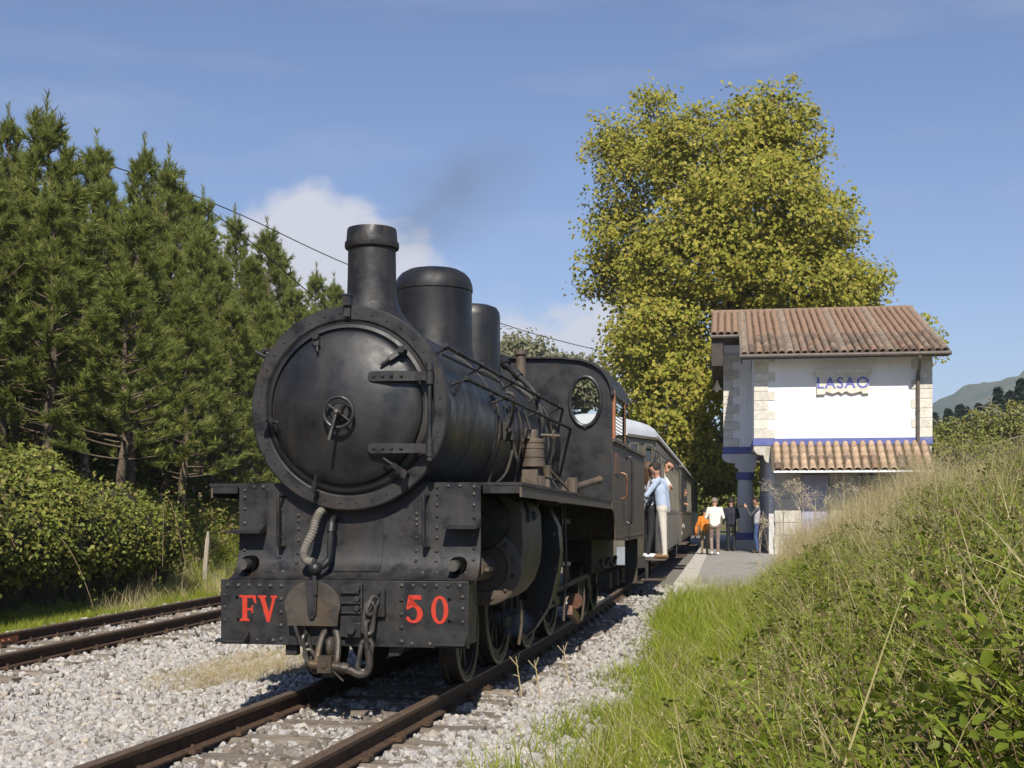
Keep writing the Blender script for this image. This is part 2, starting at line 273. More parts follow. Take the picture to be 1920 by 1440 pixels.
class MB:
    def __init__(s): s.V = []; s.F = []; s.Mi = []; s.mi = 0
    def add(s, vs, fs):
        b = len(s.V); s.V += [tuple(v) for v in vs]
        for f in fs: s.F.append(tuple(b+i for i in f)); s.Mi.append(s.mi)
        return s
    def box(s, x0, x1, y0, y1, z0, z1):
        vs = [(x0, y0, z0), (x1, y0, z0), (x1, y1, z0), (x0, y1, z0), (x0, y0, z1), (x1, y0, z1), (x1, y1, z1), (x0, y1, z1)]
        return s.add(vs, [(3, 2, 1, 0), (4, 5, 6, 7), (0, 1, 5, 4), (1, 2, 6, 5), (2, 3, 7, 6), (3, 0, 4, 7)])
    def obox(s, c, half, M3):
        vs = []
        for dz in (-1, 1):
            for dx, dy in ((-1, -1), (1, -1), (1, 1), (-1, 1)):
                vs.append(Vector(c) + M3 @ Vector((dx*half[0], dy*half[1], dz*half[2])))
        return s.add(vs, [(3, 2, 1, 0), (4, 5, 6, 7), (0, 1, 5, 4), (1, 2, 6, 5), (2, 3, 7, 6), (3, 0, 4, 7)])
    def bar(s, p0, p1, w, h, up=(0, 0, 1)):
        p0, p1 = Vector(p0), Vector(p1); a = (p1-p0); l = a.length; a.normalize()
        sd_ = a.cross(Vector(up))
        if sd_.length < 1e-4: sd_ = a.cross(Vector((1, 0, 0)))
        sd_.normalize(); u = sd_.cross(a)
        return s.obox((p0+p1)/2, (w/2, l/2, h/2), Matrix((sd_, a, u)).transposed())
    def lathe(s, prof, org, axis, n=24, cap0=False, cap1=False, a0=0, a1=2*PI):
        a, u, v = frame(axis); o = Vector(org); vs = []; fs = []; full = abs(a1-a0-2*PI) < 1e-6
        m = n if full else n+1
        for r, h in prof:
            for i in range(m):
                t = a0+(a1-a0)*i/n; vs.append(o + a*h + (u*math.cos(t)+v*math.sin(t))*r)
        for j in range(len(prof)-1):
            for i in range(n):
                i2 = (i+1) % m
                fs.append((j*m+i, j*m+i2, (j+1)*m+i2, (j+1)*m+i))
        if cap0: fs.append(tuple(range(m))[::-1])
        if cap1: fs.append(tuple((len(prof)-1)*m+i for i in range(m)))
        return s.add(vs, fs)
    def cyl(s, p0, p1, r0, r1=None, n=12):
        p0, p1 = Vector(p0), Vector(p1); d = p1-p0
        return s.lathe([(r0, 0), (r0 if r1 is None else r1, d.length)], p0, d, n, True, True)
    def tube(s, pts, r, n=8, closed=False):
        P = [Vector(p) for p in pts]; N_ = len(P); vs = []; fs = []
        R = r if isinstance(r, (list, tuple)) else [r]*N_
        prev = None
        for i in range(N_):
            if closed: d = P[(i+1) % N_]-P[i-1]
            else: d = P[min(i+1, N_-1)]-P[max(i-1, 0)]
            if d.length < 1e-9: d = Vector((0, 0, 1))
            d.normalize()
            if prev is None: _, u, v = frame(d)
            else:
                u = prev - d*prev.dot(d)
                if u.length < 1e-6: _, u, v = frame(d)
                u.normalize(); v = d.cross(u)
            prev = u
            for k in range(n):
                t = 2*PI*k/n; vs.append(P[i]+(u*math.cos(t)+v*math.sin(t))*R[i])
        last = N_ if closed else N_-1
        for i in range(last):
            j = (i+1) % N_
            for k in range(n):
                k2 = (k+1) % n; fs.append((i*n+k, i*n+k2, j*n+k2, j*n+k))
        if not closed: fs.append(tuple(range(n))[::-1]); fs.append(tuple((N_-1)*n+k for k in range(n)))
        return s.add(vs, fs)
    def torus(s, c, axis, R, r, n=32, m=8):
        a, u, v = frame(axis); c = Vector(c)
        return s.tube([c+(u*math.cos(2*PI*i/n)+v*math.sin(2*PI*i/n))*R for i in range(n)], r, m, True)
    def ball(s, c, r, n=10, m=6):
        if not isinstance(r, (tuple, list)): r = (r, r, r)
        c = Vector(c); vs = [c+Vector((0, 0, -r[2]))]; fs = []
        for j in range(1, m):
            ph = -PI/2+PI*j/m
            for i in range(n):
                t = 2*PI*i/n; vs.append(c+Vector((r[0]*math.cos(ph)*math.cos(t), r[1]*math.cos(ph)*math.sin(t), r[2]*math.sin(ph))))
        vs.append(c+Vector((0, 0, r[2])))
        for i in range(n): fs.append((0, 1+(i+1) % n, 1+i))
        for j in range(m-2):
            for i in range(n):
                i2 = (i+1) % n; fs.append((1+j*n+i, 1+j*n+i2, 1+(j+1)*n+i2, 1+(j+1)*n+i))
        t_ = len(vs)-1
        for i in range(n): fs.append((1+(m-2)*n+i, 1+(m-2)*n+(i+1) % n, t_))
        return s.add(vs, fs)
    def prism(s, poly, fn, d0, d1):
        n = len(poly); vs = [fn(a, b, d0) for a, b in poly]+[fn(a, b, d1) for a, b in poly]
        fs = [tuple(range(n))[::-1], tuple(range(n, 2*n))]+[(i, (i+1) % n, n+(i+1) % n, n+i) for i in range(n)]
        return s.add(vs, fs)
    def rivet(s, p, axis, r=0.012):
        return s.lathe([(r, 0), (r*0.85, r*0.45), (r*0.45, r*0.75)], p, axis, 7, False, True)
    def pieces(s, name, mats, parent=None, **kw):
        """one object for each separate piece"""
        par = list(range(len(s.V)))
        def find(i):
            while par[i] != i: par[i] = par[par[i]]; i = par[i]
            return i
        for f in s.F:
            for q in f[1:]: par[find(q)] = find(f[0])
        groups = {}
        for f, m in zip(s.F, s.Mi): groups.setdefault(find(f[0]), []).append((f, m))
        out = []
        for fl in groups.values():
            b = MB(); mp = {}
            for f, m in fl:
                b.F.append(tuple(mp.setdefault(q, len(mp)) for q in f)); b.Mi.append(m)
            b.V = [None]*len(mp)
            for q, k in mp.items(): b.V[k] = s.V[q]
            out.append(b.build(name, mats, parent, **kw))
        return out
    def build(s, name, mats, parent=None, smooth=35, bevel=0.0, loc=None):
        me = bpy.data.meshes.new(name); me.from_pydata([tuple(v) for v in s.V], [], s.F)
        if isinstance(mats, str): mats = [mats]
        for m in mats: me.materials.append(MATS[m])
        me.polygons.foreach_set('material_index', s.Mi)
        bmx = bmesh.new(); bmx.from_mesh(me); bmesh.ops.recalc_face_normals(bmx, faces=bmx.faces); bmx.to_mesh(me); bmx.free()
        if smooth:
            me.polygons.foreach_set('use_smooth', [True]*len(me.polygons)); me.set_sharp_from_angle(angle=math.radians(smooth))
        me.update()
        o = link(name, me, parent, loc)
        if bevel:
            b = o.modifiers.new('bevel', 'BEVEL'); b.width = bevel; b.segments = 2; b.limit_method = 'ANGLE'; b.angle_limit = math.radians(40)
        return o
XZ = lambda a, b, d: (a, d, b)      # polygon in x,z extruded along y
YZ = lambda a, b, d: (d, a, b)      # polygon in y,z extruded along x
XY = lambda a, b, d: (a, b, d)

def plate(name, outer, holes, fn, d0, d1, mat, parent=None):
    """flat plate with holes, real thickness"""
    bm = bmesh.new(); edges = []
    for loop in [outer]+holes:
        vs = [bm.verts.new(fn(a, b, d0)) for a, b in loop]
        edges += [bm.edges.new((vs[i], vs[(i+1) % len(vs)])) for i in range(len(vs))]
    bmesh.ops.triangle_fill(bm, use_beauty=True, use_dissolve=False, edges=edges)
    r = bmesh.ops.extrude_face_region(bm, geom=list(bm.faces))
    dv = Vector(fn(0, 0, d1))-Vector(fn(0, 0, d0))
    bmesh.ops.translate(bm, vec=dv, verts=[e for e in r['geom'] if isinstance(e, bmesh.types.BMVert)])
    bmesh.ops.recalc_face_normals(bm, faces=bm.faces)
    me = bpy.data.meshes.new(name); bm.to_mesh(me); bm.free(); me.materials.append(MATS[mat])
    return link(name, me, parent)
def ellipse(cx, cy, rx, ry, n=28): return [(cx+rx*math.cos(2*PI*i/n), cy+ry*math.sin(2*PI*i/n)) for i in range(n)]
def spline(pts, k=6):
    P = [Vector(p) for p in pts]; out = []
    for i in range(len(P)-1):
        p0 = P[max(i-1, 0)]; p1 = P[i]; p2 = P[i+1]; p3 = P[min(i+2, len(P)-1)]
        for j in range(k):
            t = j/k
            out.append(0.5*((2*p1)+(p2-p0)*t+(2*p0-5*p1+4*p2-p3)*t*t+(-p0+3*p1-3*p2+p3)*t**3))
    out.append(P[-1]); return out

def scatter(name, pts, rot, scl, idx, sources, label, cat=None):
    """GN instances of small source meshes on points: only for what nobody could count"""
    me = bpy.data.meshes.new(name); me.vertices.add(len(pts)); me.vertices.foreach_set('co', np.asarray(pts, np.float32).ravel())
    a = me.attributes.new('rot', 'FLOAT_VECTOR', 'POINT'); a.data.foreach_set('vector', np.asarray(rot, np.float32).ravel())
    a = me.attributes.new('scl', 'FLOAT', 'POINT'); a.data.foreach_set('value', np.asarray(scl, np.float32))
    a = me.attributes.new('idx', 'INT', 'POINT'); a.data.foreach_set('value', np.asarray(idx, np.int32))
    coll = bpy.data.collections.new(name+'_pieces')
    for i, sm in enumerate(sources):
        so = bpy.data.objects.new(name+'_piece_%02d' % i, sm); coll.objects.link(so)
    ng = bpy.data.node_groups.new(name, 'GeometryNodeTree')
    ng.interface.new_socket('Geometry', in_out='INPUT', socket_type='NodeSocketGeometry')
    ng.interface.new_socket('Geometry', in_out='OUTPUT', socket_type='NodeSocketGeometry')
    N, L = ng.nodes, ng.links
    gi = N.new('NodeGroupInput'); go = N.new('NodeGroupOutput'); iop = N.new('GeometryNodeInstanceOnPoints'); ci = N.new('GeometryNodeCollectionInfo')
    ci.inputs['Collection'].default_value = coll; ci.inputs['Separate Children'].default_value = True; ci.inputs['Reset Children'].default_value = True
    def na(n, t):
        x = N.new('GeometryNodeInputNamedAttribute'); x.data_type = t; x.inputs['Name'].default_value = n; return x.outputs['Attribute']
    er = N.new('FunctionNodeEulerToRotation'); L.new(na('rot', 'FLOAT_VECTOR'), er.inputs[0])
    L.new(gi.outputs[0], iop.inputs['Points']); L.new(ci.outputs[0], iop.inputs['Instance']); iop.inputs['Pick Instance'].default_value = True
    L.new(na('idx', 'INT'), iop.inputs['Instance Index']); L.new(er.outputs[0], iop.inputs['Rotation']); L.new(na('scl', 'FLOAT'), iop.inputs['Scale'])
    L.new(iop.outputs[0], go.inputs[0])
    o = link(name, me); md = o.modifiers.new('scatter', 'NODES'); md.node_group = ng
    o['kind'] = 'stuff'; o['label'] = label
    if cat: o['category'] = cat
    return o

# ------------------------------------------------------------------ layout functions (metres; X right, Y away from the camera, rail top = 0)
_z = np.arange(-20, 400, 0.25)
def _curve(tabz, tabm, z0, x0):
    m = np.interp(_z, tabz, tabm); x = np.concatenate([[0], np.cumsum((m[1:]+m[:-1])*0.125)])
    return x - np.interp(z0, _z, x) + x0, m
CX, CM = _curve([0, 9, 11, 15, 20, 26, 35, 50, 70, 100], [.224, .214, .200, .184, .168, .166, .165, .165, .16, .10], 9.64, -0.94)
SX, SM = _curve([0, 15, 25, 40, 60, 90], [.128, .126, .13, .14, .14, .10], 13.7, -4.91)
def tc_x(z): return np.interp(z, _z, CX)
def sd_x(z): return np.interp(z, _z, SX)
def sstep(a, b, x):
    t = np.clip((x-a)/(b-a), 0, 1); return t*t*(3-2*t)
def vnoise(x, y, s, seed=0):
    """smooth pseudo-noise from summed sines"""
    r = np.random.default_rng(seed); out = 0
    for k in range(6):
        a = r.uniform(0, 2*PI); f_ = (1.6**k)*2*PI/s; p = r.uniform(0, 2*PI)
        out = out+np.sin((x*math.cos(a)+y*math.sin(a))*f_+p)*(0.62**k)
    return out/2.4
def ground(x, y):
    x = np.asarray(x, float); y = np.asarray(y, float)
    c = tc_x(y); s_ = sd_x(y)
    t = x-c; L = s_-x
    z = np.full(np.broadcast(x, y).shape, -0.185)
    # right hand bank
    ts = 2.45+np.clip(y-14, 0, 40)*0.055
    fade = 1-sstep(31, 36, y)
    bank = np.clip(0.52*(t-ts), 0, None); bank = np.where(bank > 1.9, 1.9+(bank-1.9)*0.16, bank); bank = np.minimum(bank, 3.2)
    z = z + sstep(1.2, 2.2, t)*(-0.10) + bank*fade + fade*sstep(ts, ts+1.5, t)*(0.12*vnoise(x, y, 3.0, 3)+0.19*vnoise(x, y, 1.35, 41))
    # left hand hillside
    near = 1-sstep(20.5, 24, y)
    step = sstep(2.1, 3.3, L)*(0.95*near+0.30*(1-near))
    hill = np.clip(L-2.3, 0, None); hill = np.where(hill < 22, hill*0.46, 22*0.46+(hill-22)*0.30); hill = np.minimum(hill, 34)
    z = z + step + hill*sstep(2.0, 4.0, L) + sstep(3, 6, L)*0.22*vnoise(x, y, 6.0, 5) - sstep(1.2, 1.8, L)*0.06
    # far country: level valley floor rising slightly
    far = sstep(90, 260, y)
    z = np.where(y > 90, z*(1-far)+far*(0.4+0.0006*y), z)
    return z
def gz(x, y): return float(ground(x, y))
def at(u, v, Y): return ((u-960)/2400*Y, Y, 1.265+(966-v)/2400*Y)      # used while measuring: photograph position at distance Y
# ------------------------------------------------------------------ ground sheet
def grow(a, b, d, far, k=1.35):
    v = list(np.arange(a, b+1e-6, d)); s = d; x = b
    while x < far: s *= k; x += s; v.append(x)
    return v
xs_r = grow(0, 12, 0.25, 4200); xs_l = grow(0, 22, 0.3, 4200)
xs = np.array([-x for x in xs_l[::-1]][:-1]+xs_r); ys = np.array([-60, -30, -15, -8, -4]+grow(-2, 50, 0.3, 6000))
GX, GY = np.meshgrid(xs, ys); GZ = ground(GX, GY)
nx, ny = len(xs), len(ys)
V = np.stack([GX.ravel(), GY.ravel(), GZ.ravel()], 1)
ii = (np.arange(ny-1)[:, None]*nx+np.arange(nx-1)[None, :]).ravel()
Fq = np.stack([ii, ii+1, ii+1+nx, ii+nx], 1)
gm = np_mesh('ground', V, Fq, smooth=True)
tt = GX-tc_x(GY); LL = sd_x(GY)-GX
ball = (sstep(2.3, 1.7, tt)*sstep(1.6, 1.1, LL)).ravel()
forest = (sstep(3.2, 5.0, LL)*sstep(120, 80, GY)).ravel()
ca = gm.attributes.new('zone', 'FLOAT_COLOR', 'POINT')
ca.data.foreach_set('color', np.stack([ball, forest, np.zeros_like(ball), np.ones_like(ball)], 1).astype(np.float32).ravel())
mg = bpy.data.materials.new('ground_cover'); mg.use_nodes = True
N, L = mg.node_tree.nodes, mg.node_tree.links; bs = N['Principled BSDF']; bs.inputs['Roughness'].default_value = 0.95; bs.inputs['Specular IOR Level'].default_value = 0.2
att = N.new('ShaderNodeAttribute'); att.attribute_name = 'zone'; sp = N.new('ShaderNodeSeparateColor'); L.new(att.outputs['Color'], sp.inputs[0])
tcn = N.new('ShaderNodeTexCoord')
def gnoise(s, c1, c2, lo=.35, hi=.65):
    n = N.new('ShaderNodeTexNoise'); n.inputs['Scale'].default_value = s; n.inputs['Detail'].default_value = 8; n.inputs['Roughness'].default_value = .65; L.new(tcn.outputs['Object'], n.inputs['Vector'])
    r = N.new('ShaderNodeMapRange'); r.inputs['From Min'].default_value = lo; r.inputs['From Max'].default_value = hi; L.new(n.outputs['Fac'], r.inputs['Value'])
    m_ = N.new('ShaderNodeMix'); m_.data_type = 'RGBA'; L.new(r.outputs[0], m_.inputs['Factor']); m_.inputs['A'].default_value = (*c1, 1); m_.inputs['B'].default_value = (*c2, 1)
    return m_.outputs['Result'], n.outputs['Fac']
cg, _ = gnoise(1.6, (0.085, 0.105, 0.022), (0.19, 0.16, 0.075))
cb, nb = gnoise(26, (0.10, 0.092, 0.08), (0.30, 0.28, 0.25))
cf, _ = gnoise(1.1, (0.055, 0.036, 0.020), (0.16, 0.085, 0.042))
m1 = N.new('ShaderNodeMix'); m1.data_type = 'RGBA'; L.new(sp.outputs[0], m1.inputs['Factor']); L.new(cg, m1.inputs['A']); L.new(cb, m1.inputs['B'])
m2 = N.new('ShaderNodeMix'); m2.data_type = 'RGBA'; L.new(sp.outputs[1], m2.inputs['Factor']); L.new(m1.outputs['Result'], m2.inputs['A']); L.new(cf, m2.inputs['B'])
L.new(m2.outputs['Result'], bs.inputs['Base Color'])
bp = N.new('ShaderNodeBump'); bp.inputs['Strength'].default_value = .8; bp.inputs['Distance'].default_value = .03; L.new(nb, bp.inputs['Height']); L.new(bp.outputs[0], bs.inputs['Normal'])
gm.materials.append(mg)
go_ = structure(link('ground', gm)); go_['label'] = 'trackside ground, banks and hillside'

# ------------------------------------------------------------------ tracks
PROF = [(-.030, 0, 1), (-.034, -.006, 1), (-.034, -.028, 1), (-.009, -.042, 0), (-.008, -.105, 0), (-.058, -.118, 0), (-.058, -.13, 0), (.058, -.13, 0), (.058, -.118, 0), (.008, -.105, 0), (.009, -.042, 0), (.034, -.028, 0), (.034, -.006, 1), (.030, 0, 1)]
def rail(fx, fm, off, z0, z1, parent):
    mb = MB(); zz = np.arange(z0, z1, 0.6); n = len(PROF); vs = []
    for z in zz:
        x = float(fx(z)); m = float(np.interp(z, _z, fm)); l = math.hypot(1, m); rx, ry = 1/l, -m/l
        for a, h, _ in PROF: vs.append((x+rx*(off+a), z+ry*(off+a), h))
    fs = []; mi = []
    for i in range(len(zz)-1):
        for k in range(n):
            k2 = (k+1) % n; fs.append((i*n+k, i*n+k2, (i+1)*n+k2, (i+1)*n+k)); mi.append(1 if (PROF[k][2] and PROF[k2][2]) or k == n-1 else 0)
    me = bpy.data.meshes.new('rail'); me.from_pydata(vs, [], fs); me.materials.append(MATS['rail_side']); me.materials.append(MATS['rail_head'])
    me.polygons.foreach_set('material_index', mi)
    return link('rail', me, parent)
def sleeper_mesh(seed):
    r = random.Random(seed); mb = MB(); hx, hy, hz = 0.93, 0.11, 0.075
    n = 9; vs = []
    for i in range(n+1):
        x = -hx+2*hx*i/n
        j = lambda a: r.uniform(-a, a)
        vs += [(x, -hy+j(.01), -hz), (x, hy+j(.01), -hz), (x, hy-.012+j(.008), hz-.01+j(.006)), (x, hy-.03+j(.01), hz+j(.006)), (x, j(.03), hz+j(.006)-.004), (x, -hy+.03+j(.01), hz+j(.006)), (x, -hy+.012+j(.008), hz-.012+j(.006))]
    fs = []
    for i in range(n):
        for k in range(7): k2 = (k+1) % 7; fs.append((i*7+k, i*7+k2, (i+1)*7+k2, (i+1)*7+k))
    fs += [tuple(range(7)), tuple(n*7+k for k in range(7))[::-1]]
    me = bpy.data.meshes.new('sleeper'); me.from_pydata(vs, [], fs); me.materials.append(MATS['sleeper_wood']); me.update(); return me
SLM = [sleeper_mesh(s) for s in range(5)]
SLEEPERS = []
def track(name, label, fx, fm, z0, z1, s0, s1, ends):
    root = structure(link(name, None)); root['label'] = label
    rails = [rail(fx, fm, -0.53, z0, z1, root), rail(fx, fm, 0.53, z0, z1, root)]
    z = s0; k = 0
    fast = MB()
    while z < s1:
        x = float(fx(z)); m = float(np.interp(z, _z, fm)); a = math.atan(m)
        dz = random.uniform(-.05, .05); sh = random.uniform(-.05, .09)+ends*random.choice([0, 0, .12])
        o = link('sleeper', SLM[k % 5], root, (x+math.cos(a)*sh, z+dz, -0.214+random.uniform(-.008, .006)), -a+random.uniform(-.035, .035))
        o.scale = (random.uniform(.96, 1.06), random.uniform(.9, 1.15), 1)
        SLEEPERS.append((x+math.cos(a)*sh, z+dz, -a, o.scale[0]*.93, o.scale[1]*.11))
        for off in (-.53, .53):
            for sd_ in (-1, 1):
                px_, py_ = x+math.cos(a)*(off+sd_*.075), z+dz-math.sin(a)*(off+sd_*.075)
                fast.obox((px_, py_, -.118), (.03, .05, .012), Euler((0, 0, -a)).to_matrix())
                fast.cyl((px_-sd_*.012, py_+.012, -.11), (px_-sd_*.012, py_+.012, -.082), .014, .011, 6)
                if sd_ > 0: fast.cyl((px_, py_-.03, -.11), (px_, py_-.03, -.088), .012, .010, 6)
        z += 0.60+random.uniform(-.03, .03); k += 1
    f_ = stuff(fast.build('rail_fastenings', 'rail_side', root)); 
    return root, rails
main_track, mrails = track('railway_track', 'main line track under the locomotive', tc_x, CM, -4, 70, 3.2, 22, 0)
side_track, srails = track('railway_track', 'siding track running along the left hand bank', sd_x, SM, -4, 70, 7.5, 30, 1)
fp = MB()
for z in np.arange(13.25, 13.85, .12):
    x = float(sd_x(z)); a = math.atan(.126)
    fp.cyl((x-.53*math.cos(a)+.012, z, -.072), (x-.53*math.cos(a)+.055, z-.004, -.072), .017, .017, 6)
x0, x1 = float(sd_x(13.15)), float(sd_x(13.95))
fp.bar((x0-.53*math.cos(a)+.018, 13.15, -.072), (x1-.53*math.cos(a)+.018, 13.95, -.072), .02, .062)
fpo = fp.build('fishplate', 'rust', srails[0]); fpo['label'] = 'rusty bolted joint plate on the far siding rail'

# ------------------------------------------------------------------ platform
pl = MB()
zz = np.arange(22.6, 80, 1.0)
def ptx(z, off):
    x = float(tc_x(z)); m = float(np.interp(z, _z, CM)); l = math.hypot(1, m); return (x+off/l, z-off*m/l)
for i in range(len(zz)-1):
    for a, b, z0, z1, mi in ((1.42, 1.78, -.2, .075, 0), (1.78, 6.5, -.2, .070, 1)):
        p = [ptx(zz[i], a), ptx(zz[i], b), ptx(zz[i+1], b), ptx(zz[i+1], a)]
        pl.mi = mi
        pl.add([(q[0], q[1], z0) for q in p]+[(q[0], q[1], z1) for q in p], [(4, 5, 6, 7), (0, 1, 5, 4), (3, 7, 4, 0)])
# stone ramp at the platform end
pl.mi = 0
for i in range(5):
    t0, t1 = i/5, (i+1)/5
    zA, zB = 20.9+1.7*t0, 20.9+1.7*t1
    h0, h1 = -.17+.24*t0, -.17+.24*t1
    p = [ptx(zA, 1.45), ptx(zA, 2.0), ptx(zB, 2.0), ptx(zB, 1.43)]
    pl.add([(p[0][0], p[0][1], h0), (p[1][0], p[1][1], h0-.03), (p[2][0], p[2][1], h1-.03), (p[3][0], p[3][1], h1), (p[0][0], p[0][1], -.3), (p[3][0], p[3][1], -.3)], [(0, 1, 2, 3), (0, 3, 5, 4)])
po = structure(pl.build('platform', ['limestone', 'asphalt'], None)); po['label'] = 'low station platform with pale stone edge'

# ------------------------------------------------------------------ ballast stones
def stone_mesh(seed):
    r = np.random.default_rng(seed); bm = bmesh.new(); bmesh.ops.create_icosphere(bm, subdivisions=1, radius=1)
    sc = r.uniform(.65, 1.25, 3); sc[2] *= .75
    pl_ = [(Vector(r.normal(size=3)).normalized(), r.uniform(.55, .85)) for _ in range(6)]
    for v in bm.verts:
        for n_, d in pl_:
            e = v.co.dot(n_)-d
            if e > 0: v.co -= n_*e
        v.co = Vector((v.co.x*sc[0], v.co.y*sc[1], v.co.z*sc[2]))*float(r.uniform(.93, 1.07))
    me = bpy.data.meshes.new('stone'); bm.to_mesh(me); bm.free(); me.materials.append(MATS['stone_white']); return me
STN = [stone_mesh(s) for s in range(14)]
for _m in STN[10:]: _m.materials.clear(); _m.materials.append(MATS['stone_dark'])
pts = []; scl = []
def ballast_area(n, y0, y1, smin, smax, tmax=2.3):
    y = y0*(y1/y0)**RNG.random(n); lo = np.maximum(sd_x(y)-1.75, -.42*y); hi = np.minimum(tc_x(y)+tmax, .42*y)
    x = lo+(hi-lo)*RNG.random(n)
    t = x-tc_x(y)
    # grassy and worn patches thin the stone out
    keep = RNG.random(n) < np.where(t > 1.3, np.clip(1.15-(t-1.3)*.9+.5*vnoise(x, y, 1.7, 9), .12, 1), 1)
    x, y = x[keep], y[keep]
    ok = np.ones(len(x), bool)
    for sx_, sy_, sa, hx, hy in SLEEPERS:
        near = np.abs(y-sy_) < 1.2
        dx, dy = x[near]-sx_, y[near]-sy_; ca_, sa_ = math.cos(-sa), math.sin(-sa)
        u, v = dx*ca_-dy*sa_, dx*sa_+dy*ca_
        ins = (np.abs(u) < hx+.012) & (np.abs(v) < hy+.012) & (RNG.random(len(u)) > .16)
        idxs = np.where(near)[0]; ok[idxs[ins]] = False
    x, y = x[ok], y[ok]
    # clear the rails themselves
    for fx in (tc_x, sd_x):
        d = np.abs(np.abs(x-fx(y))-.54); k2 = d > .05; x, y = x[k2], y[k2]
    s = RNG.uniform(smin, smax, len(x))*np.where(RNG.random(len(x)) < .06, 1.5, 1)
    z = -0.178+RNG.uniform(-.012, .028, len(x))+.018*vnoise(x, y, .9, 4)-sstep(1.3, 2.2, x-tc_x(y))*.10-sstep(1.1, 1.7, sd_x(y)-x)*.05
    pts.append(np.stack([x, y, z], 1)); scl.append(s)
ballast_area(56000, 4.6, 12.5, .017, .036)
ballast_area(24000, 12.0, 26, .024, .044)
pts = np.concatenate(pts); scl = np.concatenate(scl)
scatter('ballast', pts, RNG.uniform(0, 2*PI, (len(pts), 3)), scl, np.where(RNG.random(len(pts)) < np.maximum(.62*np.exp(-((pts[:, 0]-tc_x(pts[:, 1]))/.75)**2), .45*np.exp(-((pts[:, 0]-sd_x(pts[:, 1]))/.7)**2))*np.clip(.9+.8*vnoise(pts[:, 0], pts[:, 1], 1.4, 43), .2, 1.3)+.05, RNG.integers(10, 14, len(pts)), RNG.integers(0, 10, len(pts))), STN, 'pale broken stone ballast between the tracks')
# ------------------------------------------------------------------ the locomotive (local: x to its side, y backwards, z up)
LPHI = math.atan(.195)
loco = thing('steam_locomotive', 'large black steam locomotive with round smokebox door, numbered FV 50', 'locomotive', (-1.14, 8.7, 0), -LPHI)
ZC = 2.0
def bolts(mb, pts, axis, r=.012):
    for p in pts: mb.rivet(p, axis, r)
# boiler and smokebox
mb = MB(); mb.lathe([(.69, .13), (.69, .16), (.672, .16), (.672, 1.30), (.64, 1.30), (.64, 5.46)], (0, 0, ZC), (0, 1, 0), 72)
boiler = mb.build('boiler', 'black_satin', loco)
mb = MB()
for y in (1.33, 2.0, 2.75, 3.5, 4.25, 5.0): mb.lathe([(.641, y-.02), (.648, y-.02), (.648, y+.02), (.641, y+.02)], (0, 0, ZC), (0, 1, 0), 64)
mb.pieces('boiler_band', 'black_paint', boiler)
mb = MB(); mb.lathe([(.60, .135), (.60, .095), (.612, .085), (.695, .085), (.706, .095), (.706, .175), (.69, .18)], (0, 0, ZC), (0, 1, 0), 96)
ring = mb.build('smokebox_ring', 'black_paint', loco)
mb = MB(); bolts(mb, [(.652*math.sin(a), .085, ZC+.652*math.cos(a)) for a in [2*PI*(i+.5)/36 for i in range(36)]], (0, -1, 0), .0085)
stuff(mb.build('rivets', 'black_paint', ring))
# door: raised seat ring then shallow dish
mb = MB(); pr = [(.605, .14), (.60, .10), (.575, .075), (.552, .068), (.548, .095), (.530, .095), (.527, .055), (.512, .038)]
for i in range(1, 15):
    r = .512*(1-i/14); pr.append((max(r, .001), .038-.105*(1-(r/.512)**2)))
mb.lathe(pr, (0, 0, ZC), (0, 1, 0), 96)
door = mb.build('smokebox_door', 'black_satin', loco, smooth=28)
mb = MB(); c = (0, -.125, ZC-.045)
mb.torus(c, (0, 1, 0), .102, .0125, 36, 8)
for k in range(4):
    a = PI/4+k*PI/2+.15; mb.cyl(c, (c[0]+.1*math.cos(a), c[1], c[2]+.1*math.sin(a)), .008, .007, 8)
mb.cyl((c[0], -.155, c[2]), (c[0], -.06, c[2]), .028, .034, 14); mb.cyl((c[0], -.10, c[2]), (c[0], -.045, c[2]), .06, .075, 20)
hw = mb.build('hand_wheel', 'black_paint', door)
mb = MB(); mb.cyl((0, -.165, c[2]), (-.045, -.19, c[2]-.19), .010, .013, 10); mb.ball((0, -.165, c[2]), .022)
mb.build('dart_handle', 'steel', door)
for z in (2.20, 1.715):
    mb = MB(); arc = [(.215+.034*math.cos(a), z+.034*math.sin(a)) for a in [PI/2+PI*i/8 for i in range(9)]]
    # strap bent to follow the dish: three short flats
    mb.prism(arc+[(.36, z-.034), (.36, z+.034)], XZ, -.052, -.028)
    mb.add([(.36, -.052, z-.034), (.36, -.052, z+.034), (.50, -.012, z+.032), (.50, -.012, z-.032), (.36, -.028, z-.034), (.36, -.028, z+.034), (.50, .012, z+.032), (.50, .012, z-.032)],
           [(0, 1, 2, 3), (7, 6, 5, 4), (1, 5, 6, 2), (4, 0, 3, 7)])
    mb.box(.50, .585, -.012, .014, z-.030, z+.030)
    for k in range(4): mb.rivet((.225+.062*k, -.052+max(0, (k-2.2))*.017, z), (0, -1, 0), .014)
    mb.cyl((.598, .0, z-.055), (.598, .0, z+.06), .026, .026, 14)
    mb.build('hinge_strap', 'black_paint', door)
mb = MB(); mb.cyl((.598, 0, 1.64), (.598, 0, 2.275), .0135, .0135, 12); mb.cyl((.598, 0, 2.235), (.598, 0, 2.285), .03, .03, 14); mb.cyl((.598, 0, 1.63), (.598, 0, 1.66), .02, .02, 12)
for z in (1.66, 2.24): mb.box(.588, .608, 0, .09, z-.012, z+.012)
mb.build('hinge_rod', 'black_paint', loco)
